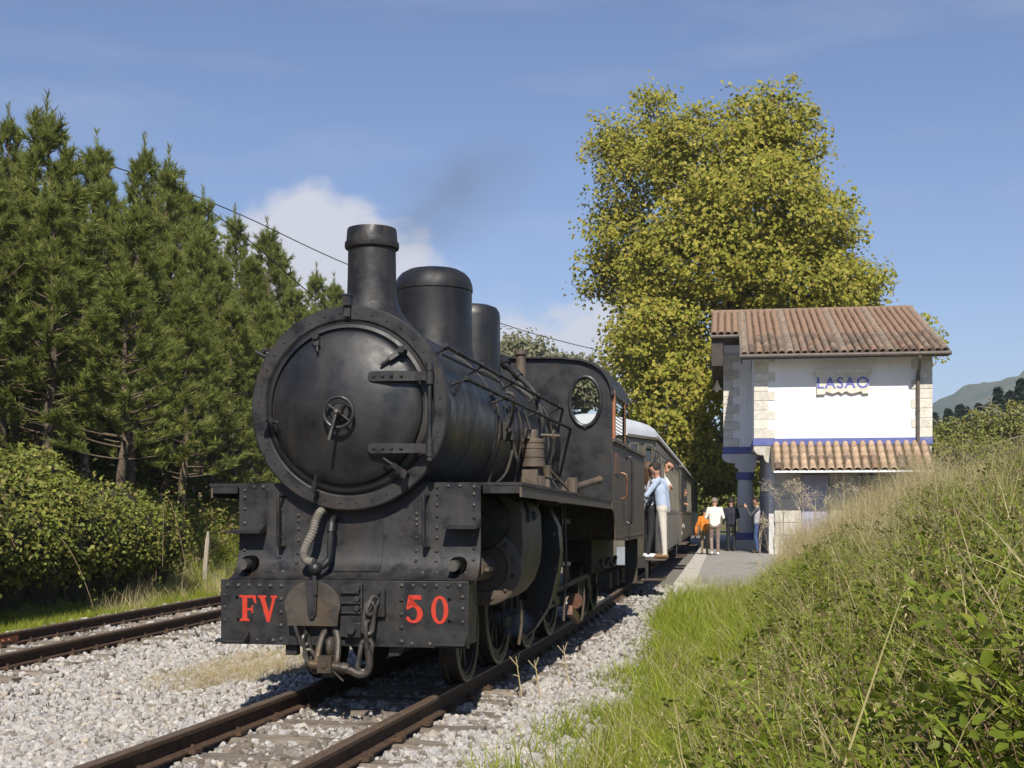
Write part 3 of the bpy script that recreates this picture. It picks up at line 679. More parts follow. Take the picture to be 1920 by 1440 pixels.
for (x0, z0, x1, z1) in ((-.20, 2.485, -.18, 2.375), (.41, 2.38, .265, 2.275), (-.565, 1.93, -.455, 1.895), (.425, 1.548, .285, 1.648), (-.225, 1.40, -.19, 1.54)):
    mb = MB(); d = Vector((x1-x0, 0, z1-z0)).normalized()
    p0 = Vector((x0, .01, z0)); p1 = Vector((x1, -.035, z1))
    mb.bar(p0, p0.lerp(p1, .62), .034, .03, (0, 1, 0)); mb.cyl(p0.lerp(p1, .5), p1, .012, .009, 10)
    mb.cyl((x0, .08, z0), (x0, -.03, z0), .016, .016, 8); mb.lathe([(.026, -.035), (.026, -.01)], (x0, 0, z0), (0, 1, 0), 6, True, True)
    mb.build('door_clamp', 'black_paint', door)
mb = MB(); mb.box(-.026, .026, .035, .10, 2.70, 2.775); mb.box(-.022, .022, .055, .10, 2.625, 2.70); mb.box(-.032, .032, .03, .105, 2.765, 2.778)
mb.build('lamp_bracket', 'black_paint', loco)
mb = MB(); mb.cyl((-.76, .28, 2.43), (-.66, .32, 2.38), .015, .015, 8); mb.build('hand_grip', 'black_paint', loco)
# chimney and domes
mb = MB(); prof = [(.36, 2.55), (.315, 2.62), (.262, 2.68), (.215, 2.745), (.190, 2.81), (.180, 2.88), (.176, 3.0), (.173, 3.19), (.176, 3.195), (.193, 3.200), (.198, 3.215), (.196, 3.245), (.186, 3.252), (.180, 3.33), (.176, 3.345), (.160, 3.348), (.150, 3.34), (.145, 3.0)]
mb.lathe(prof, (0, .63, 0), (0, 0, 1), 48); chim = mb.build('chimney', 'black_paint', loco, smooth=30)
mb = MB(); bolts(mb, [(.198*math.cos(a), .63+.198*math.sin(a), 3.228) for a in [2*PI*i/10 for i in range(10)]], (0, -.4, .02), .006); stuff(mb.build('rivets', 'black_paint', chim))
mb = MB(); prof = [(.46, 2.42), (.40, 2.52), (.352, 2.62), (.333, 2.72), (.33, 3.19)]
mb.lathe(prof, (0, 2.42, 0), (0, 0, 1), 56); d1 = mb.build('dome', 'black_satin', loco)
mb = MB(); mb.lathe([(.33, 3.188), (.338, 3.195), (.338, 3.215), (.333, 3.255), (.315, 3.305), (.28, 3.345), (.22, 3.378), (.12, 3.398), (.001, 3.403)], (0, 2.42, 0), (0, 0, 1), 56); mb.build('dome_cap', 'black_satin', d1)
mb = MB(); mb.lathe([(.34, 2.46), (.30, 2.54), (.275, 2.64), (.27, 2.75), (.268, 3.20), (.262, 3.25), (.235, 3.295), (.17, 3.32), (.001, 3.33)], (0, 3.95, 0), (0, 0, 1), 48); mb.build('dome', 'black_satin', loco)
mb = MB()
mb.cyl((0.30, 4.9, 2.62), (0.30, 4.9, 2.95), .06, .05, 14); mb.cyl((0.30, 4.9, 2.95), (0.30, 4.9, 3.0), .07, .07, 14); mb.build('safety_valve', 'dusty_plate', loco)

# running boards, apron, buffer beam
mb = MB(); bt = lambda y: 1.492-.011*y
for sx, e in ((1, 1.195), (-1, -1.07)):
    x0, x1 = sorted((sx*.45, e))
    mb.add([(x0, .2, bt(.2)), (x1, .2, bt(.2)), (x1, 5.46, bt(5.46)), (x0, 5.46, bt(5.46)), (x0, .2, bt(.2)-.022), (x1, .2, bt(.2)-.022), (x1, 5.46, bt(5.46)-.022), (x0, 5.46, bt(5.46)-.022)],
           [(0, 1, 2, 3), (7, 6, 5, 4), (0, 4, 5, 1), (1, 5, 6, 2), (2, 6, 7, 3), (3, 7, 4, 0)])
rb = mb.pieces('running_board', 'black_paint', loco)[0]
mb = MB()
for e, s in ((1.187, 1), (-1.062, -1)):
    mb.add([(e, .21, bt(.2)-.024), (e, 5.46, bt(5.46)-.024), (e, 5.46, bt(5.46)-.10), (e, .21, bt(.2)-.10), (e-s*.014, .21, bt(.2)-.024), (e-s*.014, 5.46, bt(5.46)-.024), (e-s*.014, 5.46, bt(5.46)-.10), (e-s*.014, .21, bt(.2)-.10)],
           [(0, 1, 2, 3), (7, 6, 5, 4), (0, 3, 7, 4), (3, 2, 6, 7), (1, 5, 6, 2)])
mb2 = MB(); mb2.box(.92, 1.173, .205, .219, bt(.2)-.075, bt(.2)-.024); mb2.box(-1.048, -.86, .205, .219, bt(.2)-.07, bt(.2)-.024); mb2.pieces('front_valance', 'black_paint', rb)
mb.pieces('valance', 'dusty_plate', rb)
mb = MB(); prof = [(.012, .828), (.05, .835), (.10, .858), (.15, .905), (.182, .97), (.196, 1.06), (.198, 1.49)]
th = [(.03, .80), (.075, .815), (.13, .842), (.175, .895), (.205, .965), (.214, 1.06), (.214, 1.49)]
mb.prism(prof+th[::-1], YZ, -.842, .905); apron = mb.build('front_apron', 'black_paint', loco, smooth=30)
mb = MB()
ayz = lambda z: (np.interp(z, [p[1] for p in prof], [p[0] for p in prof]))
pts_ = []
for x, zs in ((-.80, [1.44, 1.39, 1.31, 1.21, 1.02]), (-.53, [1.30, 1.21, 1.11, 1.05, .98]), (-.40, [1.265, 1.225, 1.17, 1.09, 1.0, .93]), (.455, [1.275, 1.235, 1.20, 1.11, 1.02, .95, .90]),
              (.60, [1.46, 1.41, 1.335, 1.26, 1.18, 1.11, 1.02, .95]), (.86, [1.46, 1.41, 1.335, 1.25, 1.13, 1.04, .96])):
    pts_ += [(x, z) for z in zs]
pts_ += [(x, 1.465) for x in (-.73, -.66, .68, .76)]+[(x, .872) for x in (-.55, -.48, -.36, .42, .52, .62, .82)]
for x, z in pts_: mb.rivet((x, ayz(z)-.0005, z), (0, -1, 0 if z > 1 else .8), .0140)
stuff(mb.build('rivets', 'steel', apron))
mb = MB(); mb.prism([(.190, 1.10), (.193, 1.28), (.201, 1.28), (.201, 1.10), (.188, .97), (.157, .908), (.120, .872), (.110, .880), (.146, .92), (.178, .985)], YZ, -.15, .215); mb.build('inspection_cover', 'black_satin', apron, smooth=30)
for x in (-.735, .762):
    mb = MB(); mb.cyl((x, .10, .925), (x, .26, .925), .058, .058, 22); o = mb.build('tail_rod_hole_shade', 'hole_shade', apron);  # solid dark plug, shade of the opening painted as its colour
    mb = MB(); mb.cyl((x-.005, .0, .925), (x-.005, .25, .925), .038, .038, 20); mb.build('tail_rod', 'steel', apron)
for x0, x1, z in ((-.885, -.635, 1.15), (.67, .905, 1.185)):
    mb = MB(); mb.add([(x0, .06, z-.012), (x1, .06, z-.012), (x1, .20, z), (x0, .20, z), (x0, .06, z+.002), (x1, .06, z+.002), (x1, .2, z+.014), (x0, .2, z+.014)], [(3, 2, 1, 0), (4, 5, 6, 7), (0, 1, 5, 4), (1, 2, 6, 5), (2, 3, 7, 6), (3, 0, 4, 7)])
    xe = x1 if x0 < 0 else x1
    mb.add([(xe-.006, .06, z+.002), (xe-.006, .2, z+.014), (xe-.006, .2, z+.06), (xe, .06, z+.002), (xe, .2, z+.014), (xe, .2, z+.06)], [(0, 1, 2), (5, 4, 3), (0, 2, 5, 3), (0, 3, 4, 1)])
    mb.build('foot_step', 'black_paint', apron)
for x in (-.515, .53):
    mb = MB(); mb.tube(spline([(x+.01, .2, 1.40), (x, .13, 1.395), (x-.004, .115, 1.37), (x-.002, .115, 1.08), (x+.004, .13, 1.05), (x+.014, .2, 1.045)], 5), .0125, 8); mb.build('grab_rail', 'black_satin', apron)

beam = None
mb = MB(); mb.box(-.895, .868, 0, .028, .375, .822); mb.box(.84, .867, .03, .25, .40, .80); mb.box(-.894, -.867, .03, .25, .40, .80); mb.box(-.86, .83, .03, .26, .78, .80)
beam = mb.build('buffer_beam', 'black_paint', loco, bevel=.003)
mb = MB()
for k in range(6): mb.rivet((-.843+.078*k, 0, .780), (0, -1, 0), .0160)
for z in (.69, .60, .51, .415): mb.rivet((-.453, 0, z), (0, -1, 0), .0160)
for z in (.715, .63, .54): mb.rivet((-.868, 0, z), (0, -1, 0), .012)
for x in (-.63, -.51): mb.rivet((x, 0, .405), (0, -1, 0), .0150)
for k in range(6): mb.rivet((.405+.080*k, 0, .792), (0, -1, 0), .0160)
for z in (.695, .60, .51, .415): mb.rivet((.404, 0, z), (0, -1, 0), .0165)
for z in (.72, .64, .55): mb.rivet((.826, 0, z), (0, -1, 0), .0150)
for x in (.475, .60): mb.rivet((x, 0, .40), (0, -1, 0), .0150)
stuff(mb.build('rivets', 'steel', beam))
mb = MB()
for x, z in ((-.775, .695), (-.765, .545), (.735, .70), (.735, .555)): mb.lathe([(.0115, -.0015), (.0115, .0)], (x, 0, z), (0, 1, 0), 12, True, True)
mb.pieces('bolt_hole_shade', 'hole_shade', beam)  # flat dark discs with the holes' shade put into their colour
# hand painted slab-serif lettering
def letter(polys, x, z, w, h, nm):
    mb = MB()
    for P in polys: mb.prism([(x+a*w, z+b*h) for a, b in P], XZ, -.0035, -.0012)
    o = mb.build('painted_letter', 'red_letter', beam, smooth=0); o['label'] = 'red painted character '+nm; return o
letter([[(.0, 1), (.95, 1), (1, .70), (.90, .70), (.78, .90), (.46, .90), (.46, .10), (.60, .07), (.60, 0), (.02, 0), (.02, .07), (.18, .10), (.18, .90), (0, .93)], [(.46, .50), (.70, .50), (.74, .62), (.80, .62), (.80, .30), (.74, .30), (.70, .42), (.46, .42)]], -.757, .535, .125, .178, 'F')
letter([[(0, 1), (.44, 1), (.44, .93), (.36, .90), (.58, .34), (.76, .90), (.66, .93), (.66, 1), (1, 1), (1, .93), (.90, .90), (.60, 0), (.47, 0), (.12, .90), (0, .93)]], -.622, .530, .142, .183, 'V')
def arcp(cx, cz, rx, rz, a0, a1, n=14): return [(cx+rx*math.cos(a0+(a1-a0)*i/n), cz+rz*math.sin(a0+(a1-a0)*i/n)) for i in range(n+1)]
five_out = arcp(.44, .33, .56, .33, math.radians(125), math.radians(-150), 20)
five_in = arcp(.40, .33, .26, .24, math.radians(-140), math.radians(118), 18)
letter([five_out+[(.0, .16), (.05, .24), (.18, .20)]+five_in+[(.10, .48), (.0, .50), (.14, 1), (.86, 1), (.94, .84), (.24, .84), (.18, .58)]], .437, .540, .115, .188, '5')
zo = arcp(.5, .5, .5, .5, 0, 2*PI, 28)[:-1]; zi = arcp(.5, .5, .24, .40, 0, 2*PI, 28)[:-1]
mbx = [[zo[i], zo[(i+1) % 28], zi[(i+1) % 28], zi[i]] for i in range(28)]
letter(mbx, .610, .535, .118, .190, '0')
for x0, x1 in ((-.915, -.68), (.635, .86)):
    mb = MB(); z = .40 if x0 < 0 else .405
    mb.add([(x0+.02, -.10, z-.005), (x1, -.10, z-.005), (x1, 0, z), (x0, 0, z), (x0+.02, -.10, z+.010), (x1, -.10, z+.010), (x1, 0, z+.014), (x0, 0, z+.014)], [(3, 2, 1, 0), (4, 5, 6, 7), (0, 1, 5, 4), (1, 2, 6, 5), (2, 3, 7, 6), (3, 0, 4, 7)])
    mb.add([(x1-.008, -.10, z+.010), (x1-.008, 0, z+.014), (x1-.008, 0, z+.075), (x1, -.10, z+.010), (x1, 0, z+.014), (x1, 0, z+.075)], [(0, 1, 2), (5, 4, 3), (0, 2, 5, 3)])
    mb.build('foot_step', 'black_paint', beam)
# central coupling shield, bracket, mounting and chains
mb = MB(); P = [(-.375, .515), (-.02, .515)]+[(-.198+.198*math.cos(a), .655+.165*math.sin(a)) for a in [math.radians(-20+220*i/20) for i in range(21)]]
mb.prism(P, XZ, -.085, -.07); mb.cyl((-.198, -.07, .66), (-.198, 0, .66), .05, .05, 12); shield = mb.build('coupling_shield', 'worn_steel', beam, bevel=.002); shield['label'] = 'bare worn steel shield plate above the coupling'
mb = MB(); mb.prism([(-.245, .825), (-.155, .825), (-.165, .60), (-.185, .565), (-.21, .565), (-.225, .60)], XZ, -.105, -.088); mb.cyl((-.165, -.105, .74), (-.165, -.12, .74), .013, .013, 8)
mb.prism([(-.205, .59), (-.19, .59), (-.19, .635), (-.205, .635)], XZ, -.109, -.104); mb.build('hanger_strap', 'black_paint', beam)
mb = MB(); mb.box(-.02, .135, -.03, 0, .44, .80); mb.box(-.01, .12, -.055, -.03, .735, .785); mb.box(-.01, .125, -.05, -.03, .665, .68); mb.box(-.01, .13, -.05, -.03, .60, .612)
for z in (.765, .70, .635): mb.lathe([(.022, 0), (.022, .03)], (.105, -.03, z), (0, -1, 0), 6, False, True)
mb.box(.02, .135, -.06, -.03, .44, .54); mb.lathe([(.03, 0), (.03, .035)], (.075, -.06, .49), (0, -1, 0), 6, False, True)
mb.build('coupling_mount', 'black_paint', beam, bevel=.003)
mb = MB(); P = [(.21, .58), (.295, .58)]+[(.2525+.0425*math.cos(a), .745+.04*math.sin(a)) for a in [PI*i/8 for i in range(9)]]
mb.prism(P, XZ, -.035, 0); mb.lathe([(.021, 0), (.021, .025)], (.25, -.035, .745), (0, -1, 0), 6, False, True); mb.box(.225, .25, -.10, -.035, .66, .72); mb.build('chain_plate', 'black_paint', beam, bevel=.003)
def chain_link(c, w, h, r, tilt, yaw, nm='chain_link', par=None):
    pts_ = []
    for i in range(9): a = PI*i/8; pts_.append((w*math.cos(a), 0, h+w*math.sin(a)))
    for i in range(9): a = PI+PI*i/8; pts_.append((w*math.cos(a), 0, -h+w*math.sin(a)))
    Mx = Matrix.Translation(Vector(c)) @ Euler((0, tilt, yaw)).to_matrix().to_4x4()
    mb = MB(); mb.tube([Mx @ Vector(p) for p in pts_], r, 8, True); return mb.build(nm, 'steel', par)
for c, w, h, r, ti, ya in (((.225, -.09, .66), .03, .035, .014, .5, .9), ((.205, -.095, .575), .032, .075, .015, .12, .25), ((.20, -.095, .455), .032, .07, .015, -.1, 1.4), ((.178, -.10, .325), .036, .07, .017, .18, .35),
                          ((-.285, -.05, .46), .03, .055, .013, -.3, .6), ((-.245, -.05, .37), .03, .06, .013, -.3, 1.2), ((-.21, -.05, .275), .03, .055, .013, -.5, .4)):
    chain_link(c, w, h, r, ti, ya, 'chain_link', beam)
mb = MB(); mb.tube(spline([(.20, -.10, .36), (.21, -.10, .27), (.19, -.11, .21), (.14, -.12, .20), (.08, -.12, .225), (.0, -.12, .235)], 5), [.026]*26, 8); mb.build('coupling_hook', 'worn_steel', beam)
mb = MB()
for x in (-.145, -.025): mb.tube(spline([(x+(.03 if x < -.1 else -.03), -.03, .50), (x, -.06, .42), (x-.01*(1 if x < -.1 else -1), -.11, .30), (x, -.12, .25)], 4), .023, 8)
mb.cyl((-.20, -.12, .26), (.03, -.12, .245), .033, .033, 12); mb.obox((-.085, -.125, .265), (.05, .045, .055), Euler((0, 0, 0)).to_matrix()); mb.cyl((-.085, -.17, .268), (-.085, -.18, .268), .022, .022, 10)
mb.cyl((.03, -.12, .245), (.075, -.12, .24), .036, .030, 10); mb.cyl((-.04, -.135, .225), (.06, -.20, .165), .007, .007, 8)
mb.ball((-.14, -.11, .26), .035); mb.ball((-.025, -.11, .262), .033); mb.box(-.12, -.04, -.11, .05, .175, .225)
mb.build('screw_coupling', 'worn_steel', beam)
mb = MB(); mb.ball((-.085, -.03, .37), (.036, .05, .07)); mb.cyl((-.085, .05, .40), (-.085, -.03, .40), .04, .04, 12); mb.build('draw_hook', 'worn_steel', beam)
mb = MB(); mb.box(-.44, -.36, .05, .12, .30, .375); mb.box(.30, .37, .05, .12, .31, .375); mb.pieces('guard_bracket', 'black_paint', beam)
# brake hose and pipe
mb = MB(); hp = spline([(-.20, .19, 1.30), (-.205, .10, 1.29), (-.225, .06, 1.23), (-.235, .03, 1.15), (-.27, .0, 1.06), (-.285, -.01, 1.0), (-.26, -.02, .955), (-.21, -.03, .945)], 14)
mb.tube(hp, [.030+.0035*math.sin(i*2.1) if 18 < i < 82 else .030 for i in range(len(hp))], 10); mb.build('brake_hose', 'rubber_hose', loco, smooth=60)
mb = MB(); mb.tube(spline([(-.125, .19, 1.245), (-.12, .12, 1.24), (-.12, .08, 1.20), (-.12, .06, 1.08), (-.125, .05, .97), (-.155, .02, .92), (-.20, -.01, .90), (-.205, -.03, .80)], 5), .022, 10)
mb.cyl((-.12, .085, 1.21), (-.12, .07, 1.15), .03, .03, 10); mb.ball((-.20, -.02, .90), (.05, .05, .05)); mb.build('brake_pipe', 'black_satin', loco)

# frames and fire box underside, as solid dark boxes that block the light
mb = MB(); mb.box(-.40, .40, .30, 6.8, .42, 1.25); mb.box(-.62, .62, 4.1, 5.44, .75, 1.9); mb.box(-.30, .30, .05, .30, .45, .80); mb.build('frame_light_block', 'underframe', loco)
# cylinders
for s in (1, -1):
    P = [(.42, 1.40), (.93, 1.40), (1.0, 1.36), (1.035, 1.27), (1.045, 1.05), (1.03, .88), (.985, .75), (.915, .66), (.82, .605), (.70, .585), (.55, .60), (.42, .66)]
    mb = MB(); mb.prism([(s*a, b) for a, b in P], XZ, 1.02, 1.86); cyl = mb.build('cylinder', 'dusty_plate', loco, smooth=30)
    mb = MB(); mb.cyl((s*.745, .90, 1.215), (s*.745, 1.02, 1.215), .19, .21, 28); mb.cyl((s*.745, .84, 1.215), (s*.745, .92, 1.215), .06, .08, 16); mb.build('valve_chest_cover', 'grimy_black', cyl)
    mb = MB(); mb.lathe([(.285, 1.018), (.285, .985), (.27, .975), (.185, .975), (.175, 1.0), (.10, 1.01), (.001, 1.01)], (s*.755, 0, .875), (0, 1, 0), 44); cov = mb.build('cylinder_cover', 'dusty_plate', cyl)
    mb = MB(); bolts(mb, [(s*.755+.235*math.cos(a), .975, .875+.235*math.sin(a)) for a in [2*PI*(i+.5)/12 for i in range(12)]], (0, -1, 0), .020); stuff(mb.build('rivets', 'steel', cyl))
    mb = MB(); mb.cyl((s*.755, .62, .875), (s*.755, .98, .875), .075, .10, 20); mb.box(s*.755-.11, s*.755+.11, .66, .98, .862, .888); mb.build('gland_cover', 'dusty_plate', cyl)
    mb = MB()
    for p in ((1.0, 1.1, 1.355), (1.035, 1.5, 1.26), (1.0, 1.8, 1.355)): mb.ball((s*p[0], p[1], p[2]), (.035, .05, .04), 8, 5)
    mb.tube(spline([(s*1.0, 1.3, 1.37), (s*1.03, 1.28, 1.30), (s*1.045, 1.22, 1.22)], 4), .02, 7); mb.pieces('drain_cock', 'grimy_black', cyl)
    # motion bracket: curved plate across the slide bars
    Pm = [(.42, 1.38), (.88, 1.38), (.985, 1.31), (1.055, 1.16), (1.075, .95), (1.045, .70), (.965, .46), (.85, .28), (.78, .22), (.76, .40), (.79, .62), (.80, .85), (.76, 1.02), (.66, 1.12), (.42, 1.15)]
    mb = MB(); mb.prism([(s*a, b) for a, b in Pm], XZ, 2.62, 2.80); br = mb.build('motion_bracket', 'black_satin', loco, smooth=30)
    mb = MB()
    for a, b in ((1.02, 1.1), (1.03, .80), (.90, .42)): mb.rivet((s*a, 2.62, b), (0, -1, 0), .02)
    mb.pieces('bolt', 'steel', br)
    mb = MB(); mb.bar((s*.755, 1.86, .99), (s*.755, 3.0, .96), .07, .035); mb.bar((s*.755, 1.86, .76), (s*.755, 3.0, .73), .07, .035); mb.pieces('slide_bar', 'steel', loco)
    mb = MB(); mb.cyl((s*.755, 1.86, .875), (s*.755, 2.4, .86), .03, .03, 12); mb.obox((s*.755, 2.5, .855), (.05, .13, .10), Matrix.Identity(3)); mb.build('crosshead', 'steel', loco)
    mb = MB(); mb.bar((s*.80, 2.5, .855), (s*.80, 4.05, .44), .045, .10); mb.build('connecting_rod', 'steel', loco)
    mb = MB(); mb.bar((s*.70, 2.05, .38), (s*.70, 5.05, .38), .035, .085)
    for y in (2.35, 3.70, 5.02): mb.cyl((s*.66, y, .38), (s*.75, y, .38), .075, .075, 16)
    mb.build('coupling_rod', 'steel', loco)
    mb = MB(); mb.bar((s*.86, 2.8, 1.05), (s*.80, 3.9, .75), .03, .06); mb.bar((s*.90, 2.82, 1.22), (s*.90, 4.3, 1.20), .03, .045); mb.bar((s*.9, 3.6, 1.35), (s*.9, 3.6, .80), .035, .09, (1, 0, 0)); mb.bar((s*.86, 3.3, .55), (s*.9, 5.6, .60), .03, .05)
    mb.build('valve_gear', 'grimy_black', loco)
    mb = MB()
    for y0, z0, z1 in ((1.25, .62, .28), (3.5, 1.35, .28), (4.35, .60, .25), (4.75, .60, .22)): mb.tube([(s*.98, y0, z0), (s*.99, y0+.02, (z0+z1)/2), (s*.97, y0, z1)], .012, 6)
    mb.tube(spline([(s*.98, 4.35, .27), (s*.98, 4.55, .19), (s*.98, 4.75, .24)], 4), .012, 6); mb.pieces('sand_pipe', 'dusty_plate', loco)
    mb = MB(); mb.cyl((s*.98, 4.15, .42), (s*.98, 4.22, .42), .075, .075, 16); mb.bar((s*.97, 3.9, .35), (s*.97, 4.4, .22), .05, .09); mb.build('brake_gear', 'copper', loco)

def wheel(y, r, s, parent, nspoke=12, weight=True):
    w = link('wheel', None, parent, (s*.53, y, r))
    mb = MB(); mb.lathe([(r*.86, -.065), (r+.03, -.065), (r+.03, -.038), (r, -.03), (r-.004, .06), (r*.985, .066), (r*.86, .066), (r*.86, -.065)], (0, 0, 0), (s, 0, 0), 48); mb.build('tyre', 'grimy_black' , w, smooth=40); mb = MB(); mb.lathe([(r*.955, .060), (r*.955, .069), (r*.995, .069), (r*.999, .055)], (0, 0, 0), (s, 0, 0), 48); mb.build('tyre_rim', 'tyre_steel', w, smooth=40)
    mb = MB(); mb.lathe([(r*.865, -.05), (r*.865, .05), (r*.78, .05), (r*.78, -.05), (r*.865, -.05)], (0, 0, 0), (s, 0, 0), 40)
    for k in range(nspoke):
        a = 2*PI*k/nspoke+.2; mb.bar((0, 0, 0), (0, r*.80*math.cos(a), r*.80*math.sin(a)), .045, .045, (1, 0, 0))
    mb.cyl((-s*.08, 0, 0), (s*.10, 0, 0), r*.22, r*.20, 24)
    if weight:
        P = [(r*.79*math.cos(a), r*.79*math.sin(a)) for a in [.5+1.3*i/8 for i in range(9)]]; mb.prism(P+[(r*.45*math.cos(1.15), r*.45*math.sin(1.15))], YZ, -.04, .055)
    mb.build('spokes', 'grimy_black', w)
for s in (1, -1):
    wheel(1.16, .37, s, loco, 9, False)
    for y in (2.36, 3.71, 5.02): wheel(y, .56, s, loco)
mb = MB()
for y, r in ((1.16, .37), (2.36, .56), (3.71, .56), (5.02, .56)): mb.cyl((-.5, y, r), (.5, y, r), .07, .07, 12)
mb.pieces('axle', 'underframe', loco)

# boiler side fittings
mb = MB()
for s in (1, -1):
    mb.cyl((s*.66, .18, 2.425), (s*.66, 5.45, 2.42), .0145, .0145, 10); mb.cyl((s*.63, .18, 2.37), (s*.63, 2.2, 2.38), .009, .009, 8)
    mb.cyl((s*.745, .42, 2.225), (s*.745, 5.45, 2.205), .0145, .0145, 10)
    for y in (.22, 1.35, 2.6, 3.9, 5.2): mb.cyl((s*.56, y, 2.36), (s*.67, y, 2.425), .011, .014, 8); mb.ball((s*.66, y, 2.424), .024, 8, 5)
    for y in (.45, 1.9, 3.4): mb.cyl((s*.60, y, 2.17), (s*.75, y, 2.225), .011, .013, 8); mb.ball((s*.745, y, 2.222), .024, 8, 5)
    mb.tube([(s*.745, .44, 2.225), (s*.72, .40, 2.20), (s*.66, .42, 2.10)], .01, 6)
hr = mb.build('hand_rail', 'black_paint', loco)
mb = MB()
mb.tube(spline([(.24, 4.15, 2.80), (.33, 4.1, 2.72), (.45, 4.05, 2.62), (.60, 4.0, 2.46), (.685, 3.95, 2.22), (.70, 3.9, 1.98), (.68, 3.7, 1.78), (.66, 3.5, 1.62)], 6), .030, 10)
mb.cyl((.24, 4.2, 2.82), (.30, 4.12, 2.75), .055, .05, 12); mb.cyl((.40, 4.08, 2.67), (.45, 4.05, 2.62), .045, .045, 12); mb.build('steam_pipe', 'black_satin', loco)
mb = MB()
for pth, r in (([(.0, 2.05, 2.65), (.35, 2.05, 2.55), (.6, 2.05, 2.25), (.655, 2.05, 2.0), (.62, 2.05, 1.7), (.55, 2.05, 1.5)], .011), ([(.0, 3.05, 2.65), (.38, 3.05, 2.54), (.6, 3.05, 2.25), (.655, 3.05, 2.0), (.62, 3.05, 1.72), (.6, 2.9, 1.5)], .010),
              ([(.30, 4.5, 2.6), (.55, 4.5, 2.37), (.66, 4.5, 2.0), (.64, 4.4, 1.7), (.7, 4.2, 1.5)], .012), ([(.30, 4.8, 2.6), (.56, 4.8, 2.37), (.66, 4.8, 2.05), (.63, 4.8, 1.7), (.75, 4.7, 1.5)], .011),
              ([(.62, 2.45, 2.2), (.69, 2.45, 2.05), (.70, 2.4, 1.85), (.68, 2.2, 1.62), (.6, 2.0, 1.5)], .012), ([(.62, 3.3, 2.25), (.685, 3.3, 2.05), (.70, 3.3, 1.8), (.66, 3.2, 1.55)], .013)):
    mb.tube(spline(pth, 6), r, 6)
mb.pieces('oil_pipe', 'grimy_black', loco)
mb = MB(); mb.tube(spline([(.66, 2.3, 2.30), (.72, 2.3, 2.28), (.72, 2.32, 2.18), (.70, 2.34, 2.05)], 5), .018, 8); mb.box(.64, .72, 2.28, 2.40, 1.90, 2.05); mb.cyl((.70, 2.2, 1.98), (.70, 2.48, 1.98), .022, .022, 8); mb.cyl((.70, 2.36, 1.9), (.74, 2.42, 1.72), .018, .014, 8); mb.build('clack_valve', 'grimy_black', loco)
# air pump
px_, py_ = .72, 3.25
mb = MB(); mb.lathe([(.001, 2.05), (.045, 2.05), (.05, 2.03), (.05, 1.97), (.10, 1.965), (.115, 1.95), (.115, 1.93), (.108, 1.92), (.108, 1.75), (.118, 1.745), (.118, 1.71), (.06, 1.70), (.06, 1.63), (.11, 1.62), (.115, 1.60), (.115, 1.47)], (px_, py_, 0), (0, 0, 1), 28)
pump = mb.build('air_pump', 'dusty_plate', loco, smooth=30)
mb = MB(); mb.box(px_-.07, px_+.07, py_-.15, py_-.10, 1.50, 1.68); mb.cyl((px_-.03, py_-.12, 1.96), (px_-.03, py_-.12, 2.06), .03, .02, 10); mb.cyl((px_+.08, py_, 2.0), (px_+.25, py_, 1.99), .014, .014, 8); mb.torus((px_+.20, py_, 1.99), (1, 0, 0), .05, .009, 18, 6)
for z in (1.80, 1.88): mb.torus((px_, py_, z), (0, 0, 1), .110, .006, 24, 5)
mb.build('pump_fitting', 'dusty_plate', pump)
mb = MB(); mb.cyl((.78, 3.7, 1.47), (.78, 3.7, 1.62), .06, .05, 12); mb.cyl((.78, 3.7, 1.62), (.78, 3.7, 1.74), .03, .045, 10); mb.bar((.78, 3.7, 1.72), (.95, 4.3, 1.47), .02, .025); mb.bar((.8, 3.9, 1.62), (.8, 4.2, 1.62), .02, .02)
mb.prism([(4.2, 1.45), (5.3, 1.44), (5.2, 1.58), (4.9, 1.66), (4.5, 1.54)], YZ, .80, .90); mb.cyl((.86, 4.85, 1.55), (1.08, 5.2, 1.64), .035, .035, 10); mb.ball((1.09, 5.22, 1.64), .045); mb.cyl((.95, 4.2, 1.44), (.95, 4.2, 1.62), .05, .05, 10)
mb.build('reversing_linkage', 'dusty_plate', loco)

# cab
CW = 1.2; cy = 5.47
out = [(-CW, 1.43), (CW, 1.43), (CW, 2.56), (1.185, 2.66), (1.15, 2.75), (1.09, 2.83), (1.0, 2.895), (.86, 2.945), (.6, 2.975), (0, 2.99), (-.6, 2.975), (-.86, 2.945), (-1.0, 2.895), (-1.09, 2.83), (-1.15, 2.75), (-1.185, 2.66), (-CW, 2.56)]
cabf = plate('cab_front', out, [ellipse(.905, 2.50, .150, .245), ellipse(-.905, 2.50, .150, .245)], XZ, cy, cy+.012, 'black_satin', loco)
for s in (1, -1):
    mb = MB(); mb.tube([(s*.905+.168*math.cos(t), cy-.012, 2.50+.268*math.sin(t)) for t in [2*PI*i/40 for i in range(40)]], .022, 8, True); mb.cyl((s*.905, cy-.03, 2.225), (s*.905, cy, 2.225), .02, .02, 8); wf = mb.build('window_frame', 'black_satin', cabf)
    mb = MB(); mb.prism(ellipse(s*.905, 2.50, .155, .25), XZ, cy+.002, cy+.008); mb.build('window_pane', 'glass', cabf)
mb = MB(); bolts(mb, [(1.165, cy, z) for z in np.arange(1.5, 2.6, .12)]+[(.70, cy, 2.72), (.75, cy, 2.72), (.62, cy, 2.74)], (0, -1, 0), .009)
bolts(mb, [(a*.975, cy, 1.43+(b-1.43)*.985) for a, b in out[3:9]], (0, -1, 0), .009); stuff(mb.build('rivets', 'steel', cabf))
